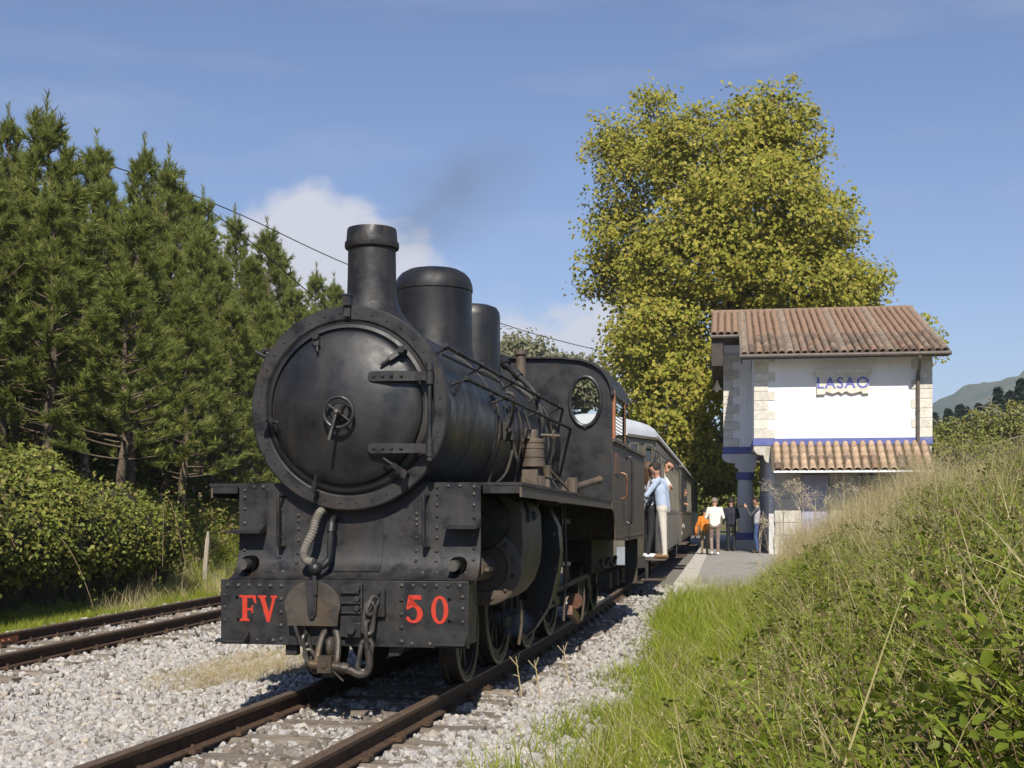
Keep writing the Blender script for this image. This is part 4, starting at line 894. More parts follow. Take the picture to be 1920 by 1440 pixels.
# roof: arched sheet with a small overhang in front
up = out[2:]; mb = MB()
arcq = [(a*1.02, b+.012) for a, b in up]; inn = [(a*.995, b-.006) for a, b in up]
mb.prism(arcq+inn[::-1], XZ, cy-.05, 7.02); mb.build('cab_roof', 'black_paint', loco, smooth=40)
for s in (1, -1):
    # side sheet with rounded lower front corner and a window opening
    low = [(6.90, .985), (6.90, 2.575), (cy+.013, 2.575), (cy+.013, 1.33)]+[(5.47+.32*math.sin(t), 1.33-.0-.32*(1-math.cos(t))) for t in [PI/2*i/6 for i in range(1, 7)]]+[(5.79, .98)]
    sh = plate('cab_side', low, [[(5.56, 2.115), (6.62, 2.115), (6.62, 2.54), (5.56, 2.54)]], YZ, s*1.187, s*1.199, 'dusty_plate', loco)
    mb = MB(); mb.box(*(sorted((s*1.200, s*1.225))), 5.50, 5.575, 2.10, 2.62); mb.box(*(sorted((s*1.200, s*1.222))), 6.56, 6.62, 2.10, 2.60); mb.pieces('window_post', 'cab_timber', sh)
    for k in range(11):
        mb = MB(); z = 2.135+.038*k; mb.obox((s*1.205, 6.07, z), (.018, .488, .004), Euler((0, s*.6, 0)).to_matrix()); mb.build('louvre_slat', 'black_paint', sh)
    mb = MB(); mb.box(*(sorted((s*1.200, s*1.228))), 5.48, 6.92, 2.062, 2.098); mb.build('beading', 'dusty_plate', sh)
    mb = MB(); bolts(mb, [(s*1.199, y, 2.035) for y in np.arange(5.55, 6.85, .1)]+[(s*1.199, 5.52, z) for z in np.arange(1.5, 2.05, .11)]+[(s*1.199, y, 1.40) for y in np.arange(5.6, 6.85, .16)]+[(s*1.199, 5.84, z) for z in np.arange(1.02, 1.4, .1)]+[(s*1.199, y, 1.02) for y in np.arange(5.95, 6.85, .16)], (s, 0, 0), .009); stuff(mb.build('rivets', 'dusty_plate', sh))
    mb = MB(); mb.box(*(sorted((s*1.199, s*1.208))), 5.72, 6.12, 1.72, 1.96); mb.build('number_plate', 'copper', sh)
    mb = MB(); mb.tube(spline([(s*1.20, 6.35, 1.75), (s*1.26, 6.35, 1.72), (s*1.265, 6.35, 1.6), (s*1.26, 6.35, 1.48), (s*1.20, 6.35, 1.45)], 5), .014, 8); mb.build('grab_rail', 'copper', sh)
mb = MB(); mb.box(-1.16, 1.16, 6.0, 6.06, 1.43, 1.95); mb.box(-1.15, 1.15, 5.5, 6.9, 1.38, 1.42); mb.build('cab_floor', 'underframe', loco)

# ------------------------------------------------------------------ tender
tend = thing('tender', 'grimy black tender coupled right behind the locomotive cab', 'tender', (-1.14, 8.7, 0), -LPHI)
mb = MB(); mb.box(-1.19, 1.19, 7.0, 9.46, .985, 2.06); tb = mb.build('tank', 'dusty_plate', tend, bevel=.012)
mb = MB(); mb.box(-1.21, 1.21, 6.985, 9.475, 2.062, 2.095); mb.box(-1.205, 1.205, 6.99, 9.47, .965, .984); mb.build('beading', 'dusty_plate', tend)
mb = MB()
for y in (7.10, 7.6, 8.25, 8.9, 9.38):
    bolts(mb, [(1.19, y, z) for z in np.arange(1.04, 2.04, .075)], (1, 0, 0), .0085)
bolts(mb, [(1.19, y, 1.02) for y in np.arange(7.1, 9.4, .09)]+[(1.19, y, 2.03) for y in np.arange(7.1, 9.4, .09)], (1, 0, 0), .0085); stuff(mb.build('rivets', 'dusty_plate', tend))
mb = MB(); mb.tube(spline([(1.19, 7.06, 1.95), (1.25, 7.06, 1.93), (1.255, 7.06, 1.6), (1.25, 7.06, 1.2), (1.19, 7.06, 1.18)], 5), .014, 8); mb.build('grab_rail', 'black_paint', tend)
mb = MB()
for s in (1, -1): mb.box(*sorted((s*.70, s*.76)), 7.1, 9.45, .55, .96)
mb.box(-.7, .7, 7.05, 9.45, .70, .95); mb.build('frame', 'underframe', tend)
for s in (1, -1):
    for y in (7.75, 8.62): wheel(y, .42, s, tend, 10, False)
    mb = MB(); mb.box(*sorted((s*.95, s*1.12)), 9.15, 9.2, .35, .96); mb.box(*sorted((s*.9, s*1.2)), 9.05, 9.35, .34, .36); mb.build('foot_step', 'grimy_black', tend)
    for y in (7.75, 8.62):
        mb = MB(); mb.box(*sorted((s*.76, s*.92)), y-.09, y+.09, .34, .54); mb.tube(spline([(s*.84, y-.38, .70), (s*.84, y, .60), (s*.84, y+.38, .70)], 5), .03, 6); mb.build('axle_box', 'grimy_black', tend, bevel=.01)
mb = MB(); rr = random.Random(3)
for k in range(260): mb.ball((rr.uniform(-.95, .95), rr.uniform(7.3, 9.2), 2.02+.06*rr.random()), (rr.uniform(.05, .1), rr.uniform(.05, .1), rr.uniform(.04, .08)), 5, 3)
co = stuff(mb.build('coal', 'underframe', tend, smooth=0))
# ------------------------------------------------------------------ coaches
def coach(name, label, z0, length, style):
    xa, xb = float(tc_x(z0)), float(tc_x(z0+length)); a = math.atan((xb-xa)/length)
    root = thing(name, label, 'railway coach', (xa, z0, 0), -a)
    W = 1.07; Lc = length/math.cos(a)
    BY = 1.35 if style == 1 else .85; BX = .60 if style == 1 else .78
    plan = [(-BX, 0), (BX, 0), (W, BY), (W, Lc-.05), (-W, Lc-.05), (-W, BY)]
    mb = MB(); mb.prism(plan, XY, .52, 2.66); body = mb.build('body', 'coach_paint', root, smooth=0)
    # arched roof with turned-down end
    mb = MB(); secs = []
    for yy, k in ((-.06, .86), (BY*.2, .97), (BY*.55, 1.0), (BY+.05, 1.0), (Lc, 1.0)):
        w = BX+(W-BX)*min(1, max(0, yy)/BY)+.05
        secs.append([(w*math.cos(t), yy, 2.64+.42*k*math.sin(t)**.8) for t in [PI*i/16 for i in range(17)]])
    vs = [p for s_ in secs for p in s_]; fs = []
    for i in range(len(secs)-1):
        for k in range(16): fs.append((i*17+k, i*17+k+1, (i+1)*17+k+1, (i+1)*17+k))
    fs.append(tuple(range(17))); fs.append(tuple((len(secs)-1)*17+k for k in range(17))[::-1])
    mb.add(vs, fs); roof = mb.build('roof', 'coach_roof', root, smooth=50)
    mb = MB(); mb.bar((W+.055, .9, 2.645), (W+.055, Lc, 2.645), .03, .05); mb.bar((-W-.055, .9, 2.645), (-W-.055, Lc, 2.645), .03, .05); mb.bar((BX+.05, -.02, 2.645), (W+.05, BY+.01, 2.645), .03, .05); mb.pieces('cornice', 'coach_paint', roof)
    # bevelled end windows
    e0, e1 = Vector((BX, 0, 0)), Vector((W, BY, 0)); ed = (e1-e0).normalized(); nn = Vector((ed.y, -ed.x, 0))
    M3 = Matrix((ed, nn, Vector((0, 0, 1)))).transposed()
    for f0 in (.27, .73):
        c = e0.lerp(e1, f0)+nn*.006+Vector((0, 0, 2.12)); wd = link('window', None, root)
        mb = MB(); mb.obox(c, (.15, .004, .37), M3); mb.build('pane', 'window_glass', wd)
        mb = MB()
        for dx in (-.17, .17): mb.obox(c+ed*dx, (.025, .02, .42), M3)
        for dz in (-.40, .40): mb.obox(c+Vector((0, 0, dz)), (.145, .018, .025), M3)
        mb.build('frame', 'coach_paint', wd)
    # side: belt rail, waist rail, pillars
    mb = MB()
    for z, h in ((1.33, .05), (2.45, .04), (.56, .06)): mb.box(W+.001, W+.022, .88, Lc-.06, z-h/2, z+h/2); mb.box(-W-.022, -W-.001, .88, Lc-.06, z-h/2, z+h/2)
    mb.pieces('side_rail', 'coach_paint', root)
    n = int((Lc-2.6)/.95)
    for i in range(n):
        y = 2.3+.95*i
        if style == 2 and y < 6.5: continue
        wd = link('window', None, root)
        mb = MB(); mb.box(W+.002, W+.006, y-.25, y+.25, 1.42, 2.33); mb.build('pane', 'window_glass', wd)
        mb = MB()
        for dy in (-.29, .29): mb.box(W+.002, W+.035, y+dy-.035, y+dy+.035, 1.36, 2.40)
        mb.box(W+.002, W+.033, y-.25, y+.25, 2.33, 2.40); mb.box(W+.002, W+.033, y-.25, y+.25, 1.36, 1.42); mb.box(W+.006, W+.02, y-.25, y+.25, 1.96, 1.99); mb.build('frame', 'coach_paint', wd)
    # vertical boarding below the waist
    for i in range(int((Lc-1.1)/.30)):
        y = 1.0+.30*i
        mb = MB(); mb.box(W+.001, W+.014, y+.012, y+.288, .60, 1.30); mb.build('board', 'coach_paint', root)
    mb = MB(); mb.box(-.95, .95, .1, Lc-.1, .36, .515); mb.box(-.55, .55, -.25, Lc+.2, .40, .50); mb.build('underframe', 'underframe', root)
    for yb in (2.0, Lc-2.2):
        bg = link('bogie', None, root, (0, yb, 0))
        for s in (1, -1):
            mb = MB(); mb.box(*sorted((s*.72, s*.80)), -1.05, 1.05, .30, .46); mb.build('bogie_frame', 'underframe', bg)
            for dy in (-.7, .7):
                mb = MB(); mb.lathe([(.20, -.05), (.36, -.05), (.33, .06), (.26, .06), (.24, .02), (.08, .03), (.06, .08), (.001, .08)], (s*.53, dy, .33), (s, 0, 0), 28); mb.build('wheel', 'tyre_steel', bg)
    for yb in (.15, Lc-1.2):
        st = link('step', None, root, (0, yb, 0))
        mb = MB(); mb.box(.88, 1.30, 0, .95, .485, .51); mb.box(.88, 1.28, 0, .95, .14, .165); mb.pieces('tread', 'dusty_plate', st)
        mb = MB(); mb.box(.95, 1.0, .02, .06, .16, .49); mb.box(.95, 1.0, .88, .92, .16, .49); mb.pieces('bracket', 'underframe', st)
    if style == 1:
        mb = MB(); mb.box(.50, .78, -.42, -.05, .42, .72); o = mb.build('battery_box', 'white_box', root, bevel=.01); o['label'] = 'pale grey box hung under the coach end'
        mb = MB(); mb.tube(spline([(W+.0, 1.3, 2.3), (W+.08, 1.3, 2.28), (W+.08, 1.3, 1.4), (W, 1.3, 1.38)], 5), .015, 6); mb.build('grab_rail', 'steel', root)
    if style == 2:
        for (y0, y1) in ((.95, 3.2), (4.3, 6.0)):
            mb = MB(); mb.box(W+.003, W+.03, y0, y1, 1.36, 2.44); mb.build('sheet_panel', 'underframe', root)
        for y, z in ((2.2, .95), (3.0, .98), (3.9, .92), (1.6, .75)):
            mb = MB(); mb.box(W+.015, W+.022, y-.09, y+.09, z-.05, z+.05); mb.build('plate', 'cloth_white', root)
    return root, a
co1, ca1 = coach('railway_coach', 'olive brown coach right behind the tender, with people on its steps', 22.1, 13.2, 1)
co2, ca2 = coach('railway_coach', 'second olive coach, with an open window and small white plates', 35.7, 14.0, 2)
co3, ca3 = coach('railway_coach', 'farthest coach at the rear of the train', 47.6, 14.0, 3)

# ------------------------------------------------------------------ station
SA = math.radians(9.5)
st = thing('station_building', 'white plastered station building with blue bands and terracotta tiled roof', 'building', (7.47, 39.5, 0), -SA)
FW = 5.27
mb = MB(); mb.box(.0, FW, 0, 11, 3.40, 6.20); wall = mb.build('wall', 'plaster', st, smooth=0)
mb = MB(); mb.box(.45, FW, .04, 11, -.2, 3.398); mb.build('lower_wall', 'plaster_grey_and_shade', st, smooth=0)  # wall shadow put into the colour by using the greyer plaster
mb = MB(); mb.box(-.93, -.001, 4.4, 9.8, 3.40, 7.1); mb.build('porch_wall', 'plaster', st, smooth=0)
mb = MB(); mb.box(-.03, FW+.03, -.035, 0, 3.42, 3.62); mb.box(FW, FW+.035, 0, 9.8, 3.42, 3.62); mb.box(-.035, 0, 0, 4.36, 3.42, 3.62); mb.pieces('blue_band', 'blue_paint', st)
mb = MB(); mb.box(-.96, -.04, 4.36, 4.40, 3.38, 3.60); mb.box(-.97, -.93, 4.40, 9.8, 3.38, 3.60); mb.pieces('blue_band', 'blue_paint', st)
# quoins
def quoin(a0, a1, b0, b1, z0, z1):
    r = random.Random(int(z0*1000+a0*77)); mb = MB(); mb.box(a0, a1, b0, b1, z0, z1); mb.build('quoin_stone', 'quoin', st, smooth=0, bevel=.012)
for k in range(9):
    z0 = 3.63+.292*k; z1 = z0+.282; lw = .42 if k % 2 else .63; p = random.uniform(.012, .035)
    quoin(-.005, lw, -p, .2, z0, z1)
    lw = .60 if k % 2 else .45
    quoin(FW-lw, FW+.02, -p-.002, .25, z0, z1)
for k in range(11):
    z0 = 3.61+.29*k; lw = .52 if k % 2 == 0 else .30
    quoin(-.945, -.945+lw, 4.37-random.uniform(0, .02), 4.6, z0, z0+.28)
# main roof
RS = .32; E0 = -.80
rz = lambda b: 6.12+RS*(b-E0)
RB = 7.0
mb = MB(); mb.prism([(E0, rz(E0)-.02), (RB, rz(RB)-.02), (14.0, rz(RB)-.02-(14.0-RB)*RS), (14.0, rz(RB)-.14-(14.0-RB)*RS), (RB, rz(RB)-.14), (E0, rz(E0)-.14)], YZ, -.42, 5.66)
mb.prism([(2.7, rz(2.7)-.02), (RB, rz(RB)-.02), (14.0, rz(RB)-.02-(14.0-RB)*RS), (14.0, rz(RB)-.14-(14.0-RB)*RS), (RB, rz(RB)-.14), (2.7, rz(2.7)-.14)], YZ, -1.36, -.421)
roof = mb.build('roof', 'tile_under', st, smooth=0)
mb = MB(); mb.prism([(E0+.02, rz(E0)-.145), (RB-.2, rz(RB-.2)-.145), (RB-.2, rz(RB-.2)-.16), (E0+.02, rz(E0)-.16)], YZ, -.40, 5.64); mb.build('soffit', 'plaster_grey_and_shade', st, smooth=0)
# gable infill above the walls
mb = MB(); mb.prism([(.02, 6.2), (10.9, 6.2), (10.9, 6.9), (RB, rz(RB)-.15), (.02, rz(.02)-.16)], YZ, .02, FW-.02); mb.build('gable_wall', 'plaster', st, smooth=0)
def tile_mesh(r0, r1, ln, matn, seed):
    rr = random.Random(seed); n = 7; vs = []; th = .018
    for (rr_, y) in ((r0, 0), (r1, ln)):
        for q in (0, -th):
            for i in range(n+1):
                t = PI*i/n; R_ = rr_+q
                vs.append((R_*math.cos(t), y+rr.uniform(-.004, .004), R_*math.sin(t)*.92))
    m = n+1; fs = []
    for i in range(n):
        fs += [(i, i+1, 2*m+i+1, 2*m+i), (m+i+1, m+i, 3*m+i, 3*m+i+1), (i+1, i, m+i, m+i+1), (2*m+i, 2*m+i+1, 3*m+i+1, 3*m+i)]
    fs += [(0, 2*m, 3*m, m), (n, m+n, 3*m+n, 2*m+n)]
    me = bpy.data.meshes.new('roof_tile'); me.from_pydata(vs, [], fs); me.materials.append(MATS[matn])
    me.polygons.foreach_set('use_smooth', [True]*len(fs)); me.set_sharp_from_angle(angle=math.radians(40)); me.update(); return me
TM = [tile_mesh(.104+.004*k, .076+.004*k, .46, 'tile', k) for k in range(3)]; TMP = [tile_mesh(.112, .084, .46, 'tile_pale', 9), tile_mesh(.108, .084, .47, 'tile_pale', 10)]
ang = math.atan(RS); ca_, sa_ = math.cos(ang), math.sin(ang)
ncol = 27; pitch = (5.66+.42)/ncol; step = .37
far_tiles = MB()
def put_tile(me, a, s_, parent, ref, zadd=0, an=ang, mb_far=None):
    b0, z0 = ref; b = b0+math.cos(an)*s_; z = z0+math.sin(an)*s_+zadd
    rot = Euler((an+.06+random.uniform(-.012, .012), 0, random.uniform(-.025, .025)))
    if mb_far is None:
        o = link('roof_tile', me, parent); o.location = (a, b, z); o.rotation_euler = rot; return o
    Mx = Matrix.Translation((a, b, z)) @ rot.to_matrix().to_4x4(); base = len(mb_far.V)
    mb_far.add([Mx @ v.co for v in me.vertices], [tuple(p.vertices) for p in me.polygons])
for i in range(ncol):
    a = -.42+pitch*(i+.5); bed = i in (0, 6, 13, 19, 26)
    for j in range(24):
        s_ = -.06+step*j
        if s_ > (RB-E0)/ca_-.3: break
        me = TM[random.randrange(3)]
        put_tile(me, a+random.uniform(-.008, .008), s_+random.uniform(-.02, .02), roof, (E0, rz(E0)), .012+random.uniform(0, .008), mb_far=None if j < 8 else far_tiles)
    if bed:     # ribs bedded in mortar: extra overlapping tiles with pale rings
        m_ = MB(); nring = 30
        for q in range(nring):
            s_ = .05+8.0*q/nring; b = E0+ca_*s_; z = rz(E0)+sa_*s_
            pts_ = [(a+.118*math.cos(t), b-sa_*.108*math.sin(t), z+.02+.108*math.sin(t)*ca_) for t in [PI*k/8 for k in range(9)]]
            m_.tube(pts_, .010, 5)
        stuff(m_.build('mortar_rib', 'mortar', roof))
for i in range(4):      # porch side of the roof
    a = -1.36+pitch*(i+.5)*1.03
    for j in range(14):
        s_ = -.04+step*j
        if s_ > (RB-2.7)/ca_-.3: break
        put_tile(TM[random.randrange(3)], a, s_, roof, (2.7, rz(2.7)), .012, mb_far=far_tiles)
stuff(far_tiles.build('upper_roof_tiles', 'tile', roof, smooth=40))
mb = MB()
for k in range(14):
    a0 = -1.38+k*.503
    mb.lathe([(.12, 0), (.10, .53)], (a0, RB, rz(RB)-.02), (1, 0, 0), 10, a0=-PI/2-.2, a1=PI/2+.2) if False else mb.cyl((a0, RB, rz(RB)+.0), (a0+.53, RB, rz(RB)+.012), .115, .098, 12)
mb.pieces('ridge_tile', 'tile', roof, smooth=40)
mb = MB(); mb.tube([(-.44, E0-.06, 6.07), (5.70, E0-.06, 6.055)], .065, 10); mb.build('gutter', 'gutter', st)
mb = MB(); mb.tube([(-1.37, 2.66, rz(2.7)-.07), (-.44, 2.66, rz(2.7)-.07)], .06, 8); mb.build('gutter', 'gutter', st)
mb = MB(); mb.tube(spline([(4.80, E0-.06, 6.0), (4.80, E0-.02, 5.88), (4.84, -.5, 5.72), (4.86, -.18, 5.6), (4.86, -.10, 5.45), (4.86, -.09, 4.5), (4.86, -.09, 2.0)], 4), .052, 10)
for z in (5.4, 4.4, 3.3): mb.cyl((4.86, -.09, z), (4.86, -.09, z+.05), .062, .062, 12)
mb.build('downpipe', 'gutter', st)
mb = MB(); mb.box(-1.33, -.95, 2.8, 2.86, 6.22, rz(2.8)-.15); mb.box(-1.34, -1.30, 2.86, 6.0, 6.22, 7.1); mb.build('eaves_board', 'dark_timber', st, smooth=0)
mb = MB(); mb.box(-.45, -.40, E0+.03, 5.5, 6.0, 6.10) if False else mb.prism([(E0+.05, rz(E0)-.16), (4.4, rz(4.4)-.16), (4.4, rz(4.4)-.34), (E0+.05, rz(E0)-.26)], YZ, -.41, -.37); mb.build('bargeboard', 'dark_timber', st, smooth=0)
# name board
mb = MB(); sx0, sx1 = 1.86, 3.44
wav = [(sx0+.02, 4.95), (sx0+.02, 5.52), (sx1-.02, 5.52), (sx1-.02, 4.97), (sx1-.20, 4.96), (sx1-.24, 5.03), (sx1-.40, 4.99), (sx1-.52, 4.965), (sx1-.62, 5.0), (sx1-.66, 5.04), (sx1-.74, 5.02), (sx1-.80, 4.965), (sx1-.92, 5.03), (sx1-1.08, 4.97), (sx1-1.28, 5.03), (sx1-1.32, 4.955)]
mb.prism(wav[::-1], XZ, -.10, 0); mb.box(sx0-.06, sx1+.06, -.16, 0, 5.60, 5.70); mb.box(sx0-.01, sx1+.01, -.12, 0, 5.52, 5.60); nb = mb.build('name_board', 'quoin', st, smooth=0)
fc = bpy.data.curves.new('letters', 'FONT'); fc.body = 'LASAO'; fc.size = .47; fc.extrude = .004; fc.align_x = 'CENTER'; fc.space_character = 1.12; fc.offset = .006
tmp = bpy.data.objects.new('tmp', fc); COL.objects.link(tmp)
dg = bpy.context.evaluated_depsgraph_get(); tme = bpy.data.meshes.new_from_object(tmp.evaluated_get(dg)); bpy.data.objects.remove(tmp)
tme.materials.clear(); tme.materials.append(MATS['blue_letter'])
lo = link('letters', tme, nb, ((sx0+sx1)/2, -.106, 5.14)); lo.rotation_euler = (PI/2, 0, 0); lo['label'] = 'faded blue letters LASAO'
# lean-to roof in front
la0, la1 = .55, 5.15; ls = math.atan((3.42-2.62)/1.25)
mb = MB(); mb.prism([(-.02, 3.40), (-1.27, 2.60), (-1.27, 2.56), (-.02, 3.34)], YZ, la0-.05, la1+.05); lean = mb.build('lean_to_roof', 'tile_under', st, smooth=0)
mb = MB(); mb.box(la0, la1, -1.29, -1.24, 2.53, 2.60); mb.build('fascia', 'plaster', lean, smooth=0)
n2 = 18
for i in range(n2):
    a = la0+(la1-la0)*(i+.5)/n2
    for j in range(4):
        s_ = -.05+.375*j
        put_tile(TMP[random.randrange(2)] if (j >= 2 or random.random() < .4) else TM[random.randrange(3)], a, s_, lean, (-1.27, 2.60), .02, an=ls)
# corbel under the corner of the upper storey
mb = MB(); cp = [(0, 3.40), (.62, 3.40), (.62, 2.6), (.52, 2.62), (.50, 2.86)]+[(.30+.16*math.cos(t), 3.02-.16*math.sin(t)) for t in [PI/2*i/6 for i in range(6, -1, -1)]][::-1]
cp = [(-.01, 3.40), (.60, 3.40), (.58, 2.50), (.52, 2.86), (.42, 2.88), (.34, 2.94), (.30, 3.04), (.29, 3.12), (.20, 3.12), (.10, 3.15), (.03, 3.22), (-.01, 3.30)]
mb.prism(cp, XZ, .0, .45); mb.build('corbel', 'limestone', st, smooth=30)
# ground floor: stone pilasters, blue dado, window, steps
for k, (a0, a1) in enumerate(((.62, 1.42), (2.25, 2.95), (4.1, 4.9))):
    for q in range(7):
        mb = MB(); o_ = random.uniform(-.02, .02); mb.box(a0+o_, a1+o_, -.06-random.uniform(0, .02), .04, -.1+.38*q, .27+.38*q); mb.build('stone_block', 'limestone', st, smooth=0, bevel=.012)
mb = MB(); mb.box(1.44, 2.23, -.03, .04, -.1, 2.5); mb.box(2.97, 4.08, -.025, .04, -.1, 1.2); mb.pieces('painted_dado', 'blue_faded', st, smooth=0)
mb = MB(); mb.box(3.15, 3.9, -.03, .04, 1.3, 2.45); wq = mb.build('window', 'window_glass', st)
mb = MB(); mb.box(3.10, 3.16, -.06, .04, 1.25, 2.5); mb.box(3.9, 3.96, -.06, .04, 1.25, 2.5); mb.box(3.16, 3.9, -.06, .04, 2.45, 2.5); mb.box(3.16, 3.9, -.06, .04, 1.25, 1.3); mb.box(3.51, 3.55, -.055, .04, 1.3, 2.45); mb.build('frame', 'blue_paint', wq)
# porch column
cx_, cb_ = -.20, 4.75
mb = MB(); mb.box(cx_-.42, cx_+.42, cb_-.42, cb_+.42, -.1, .42); col = mb.build('column_plinth', 'plaster_grey_and_shade', st, smooth=0, bevel=.02)
mb = MB(); mb.lathe([(.37, .42), (.38, .46), (.37, .60), (.33, .64), (.30, .66)], (cx_, cb_, 0), (0, 0, 1), 32); mb.lathe([(.26, 2.48), (.29, 2.52), (.31, 2.60), (.33, 2.74)], (cx_, cb_, 0), (0, 0, 1), 32); mb.pieces('column_band', 'blue_paint', st)
mb = MB(); mb.lathe([(.28, .62), (.275, .9), (.28, 1.3), (.27, 1.9), (.24, 2.5)], (cx_, cb_, 0), (0, 0, 1), 32); mb.build('column', 'plaster_grey_and_shade', st)
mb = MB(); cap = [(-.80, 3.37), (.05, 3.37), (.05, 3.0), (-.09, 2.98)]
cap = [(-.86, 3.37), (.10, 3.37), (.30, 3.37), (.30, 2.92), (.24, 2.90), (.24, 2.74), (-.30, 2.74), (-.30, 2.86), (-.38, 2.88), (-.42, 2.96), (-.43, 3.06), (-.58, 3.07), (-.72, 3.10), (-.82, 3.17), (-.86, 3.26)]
mb.prism([(a-.13, b) for a, b in cap], XZ, cb_-.36, cb_+.36); mb.build('capital', 'plaster_grey_and_shade', st, smooth=30)
mb = MB(); mb.box(-.78, -.02, 4.45, 9.7, 3.25, 3.38); mb.build('porch_ceiling', 'plaster_grey_and_shade', st, smooth=0)
lamp = thing('hanging_lamp', 'small dark bell lamp hanging under the station eaves', 'lamp', (7.47+math.cos(SA)*(-1.15)+math.sin(SA)*3.3, 39.5-math.sin(SA)*(-1.15)+math.cos(SA)*3.3, 5.45))
mb = MB(); mb.lathe([(.19, 0), (.15, .06), (.09, .16), (.05, .24), (.04, .34)], (0, 0, 0), (0, 0, 1), 20); mb.build('shade', 'dark_timber', lamp)
mb = MB(); mb.cyl((0, 0, .3), (0, 0, .78), .018, .018, 8); mb.build('stem', 'dark_timber', lamp)
mb = MB(); mb.ball((0, 0, .03), .07); mb.build('bulb', 'plaster', lamp)
# ------------------------------------------------------------------ people: capsules fused into one continuous skin by voxel remesh
def person(label, loc, rotz, h, J, mats, hair=None, extra=None, group=None, voxel=.0125):
    """J: joint positions in metres for a 1.75 m figure facing -y (x to the figure's left as seen from the front); mats: zone -> material"""
    k = h/1.75
    D = dict(pelvis=(0, 0, .95), chest=(0, 0, 1.28), neck=(0, 0, 1.48), head=(0, -.02, 1.63),
             shR=(-.185, 0, 1.42), elR=(-.25, .03, 1.14), haR=(-.26, -.06, .90), shL=(.185, 0, 1.42), elL=(.25, .03, 1.14), haL=(.26, -.06, .90),
             hipR=(-.095, 0, .92), knR=(-.10, -.02, .50), anR=(-.10, .02, .09), hipL=(.095, 0, .92), knL=(.10, -.02, .50), anL=(.10, .02, .09))
    D.update(J); P = {a: Vector(b)*k for a, b in D.items()}
    segs = []      # p0, p1, r0, r1, zone
    S = lambda a, b, r0, r1, z: segs.append((P[a] if isinstance(a, str) else a, P[b] if isinstance(b, str) else b, r0*k, r1*k, z))
    up = (P['chest']-P['pelvis']).normalized(); sidev = (P['shL']-P['shR']).normalized()
    for s in (-1, 1):
        S(P['pelvis']+sidev*.06*s*k, P['chest']+sidev*.075*s*k, .115, .118, 'top'); S(P['chest']+sidev*.07*s*k, P['chest']+up*.12*k+sidev*.09*s*k, .115, .085, 'top')
        S(P['pelvis']+sidev*.07*s*k, P['pelvis']-up*.04*k+sidev*.08*s*k, .112, .11, 'legs')
    S('chest', 'neck', .11, .055, 'top'); S('neck', 'head', .052, .05, 'skin')
    hd = P['head']; upd = (hd-P['neck']).normalized()
    segs.append((hd-upd*.02*k, hd+upd*.055*k, .080*k, .094*k, 'skin'))
    for sd_ in ('R', 'L'):
        S('sh'+sd_, 'el'+sd_, .062, .047, 'sleeve'); S('el'+sd_, 'ha'+sd_, .046, .031, 'forearm')
        S(P['chest']+up*.10*k, 'sh'+sd_, .07, .062, 'top')
        S('hip'+sd_, 'kn'+sd_, .088, .062, 'legs'); S('kn'+sd_, 'an'+sd_, .060, .046, 'shin')
        f_ = Vector((0, -1, 0)); fo = J.get('toe'+sd_, (0, -.17, -.045)); toe = P['an'+sd_]+Vector(fo)*k
        S(P['an'+sd_]+Vector((0, .03, -.04))*k, toe, .043, .037, 'shoe')
        # hand: palm, four fingers and thumb
        fd = (P['ha'+sd_]-P['el'+sd_]).normalized(); pe = fd.cross(Vector((1, 0, 0)))
        if pe.length < .2: pe = fd.cross(Vector((0, 1, 0)))
        pe.normalize(); nm = fd.cross(pe); w = P['ha'+sd_]
        S(w+fd*.01*k, w+fd*.07*k, .030, .034, 'hand')
        for q, ln in enumerate((.060, .072, .068, .052)):
            b_ = w+fd*.085*k+pe*(.027-.018*q)*k; m_ = b_+fd*ln*.55*k+nm*.006*k; S(b_, m_, .0095, .009, 'hand'); S(m_, m_+fd*ln*.4*k+nm*.022*k, .009, .0075, 'hand')
        t_ = w+fd*.03*k+pe*.03*k; S(t_, t_+pe*.03*k+fd*.04*k, .011, .0095, 'hand')
    mb = MB(); 
    for p0, p1, r0, r1, z in segs:
        d = p1-p0
        if d.length < 1e-5: d = Vector((0, 0, 1e-4))
        mb.lathe([(r0, 0), (r1, d.length)], p0, d, 14, True, True); mb.ball(p0, r0*.998, 14, 8); mb.ball(p1, r1*.998, 14, 8)
    # nose, ears, chin on the head
    fw = P.get('face', Vector((0, -1, 0)))/1
    if 'face' in P: fw = Vector(J['face']).normalized()
    fw = (fw-upd*fw.dot(upd)).normalized(); sw = upd.cross(fw)
    mb.ball(hd+fw*.093*k-upd*.0*k, (.016*k, .018*k, .02*k), 8, 6); mb.ball(hd+fw*.065*k-upd*.075*k, .038*k, 8, 6)
    for s in (-1, 1): mb.ball(hd+sw*s*.088*k, (.016*k, .02*k, .03*k), 8, 6)
    body = mb.build('person', 'skin', None, smooth=0)
    rm = body.modifiers.new('r', 'REMESH'); rm.mode = 'VOXEL'; rm.voxel_size = voxel*k; rm.use_smooth_shade = True
    sm = body.modifiers.new('s', 'SMOOTH'); sm.factor = .5; sm.iterations = 2
    dg = bpy.context.evaluated_depsgraph_get(); me = bpy.data.meshes.new_from_object(body.evaluated_get(dg)); body.modifiers.clear(); old = body.data; body.data = me; bpy.data.meshes.remove(old)
    me.materials.clear(); zones = list(dict.fromkeys([s_[4] for s_ in segs])); ml = []
    for z in zones:
        m_ = mats.get(z, 'skin'); ml.append(m_); me.materials.append(MATS[m_])
    cen = np.empty(len(me.polygons)*3, np.float32); me.polygons.foreach_get('center', cen); cen = cen.reshape(-1, 3); best = np.full(len(cen), 1e9); bi = np.zeros(len(cen), np.int32)
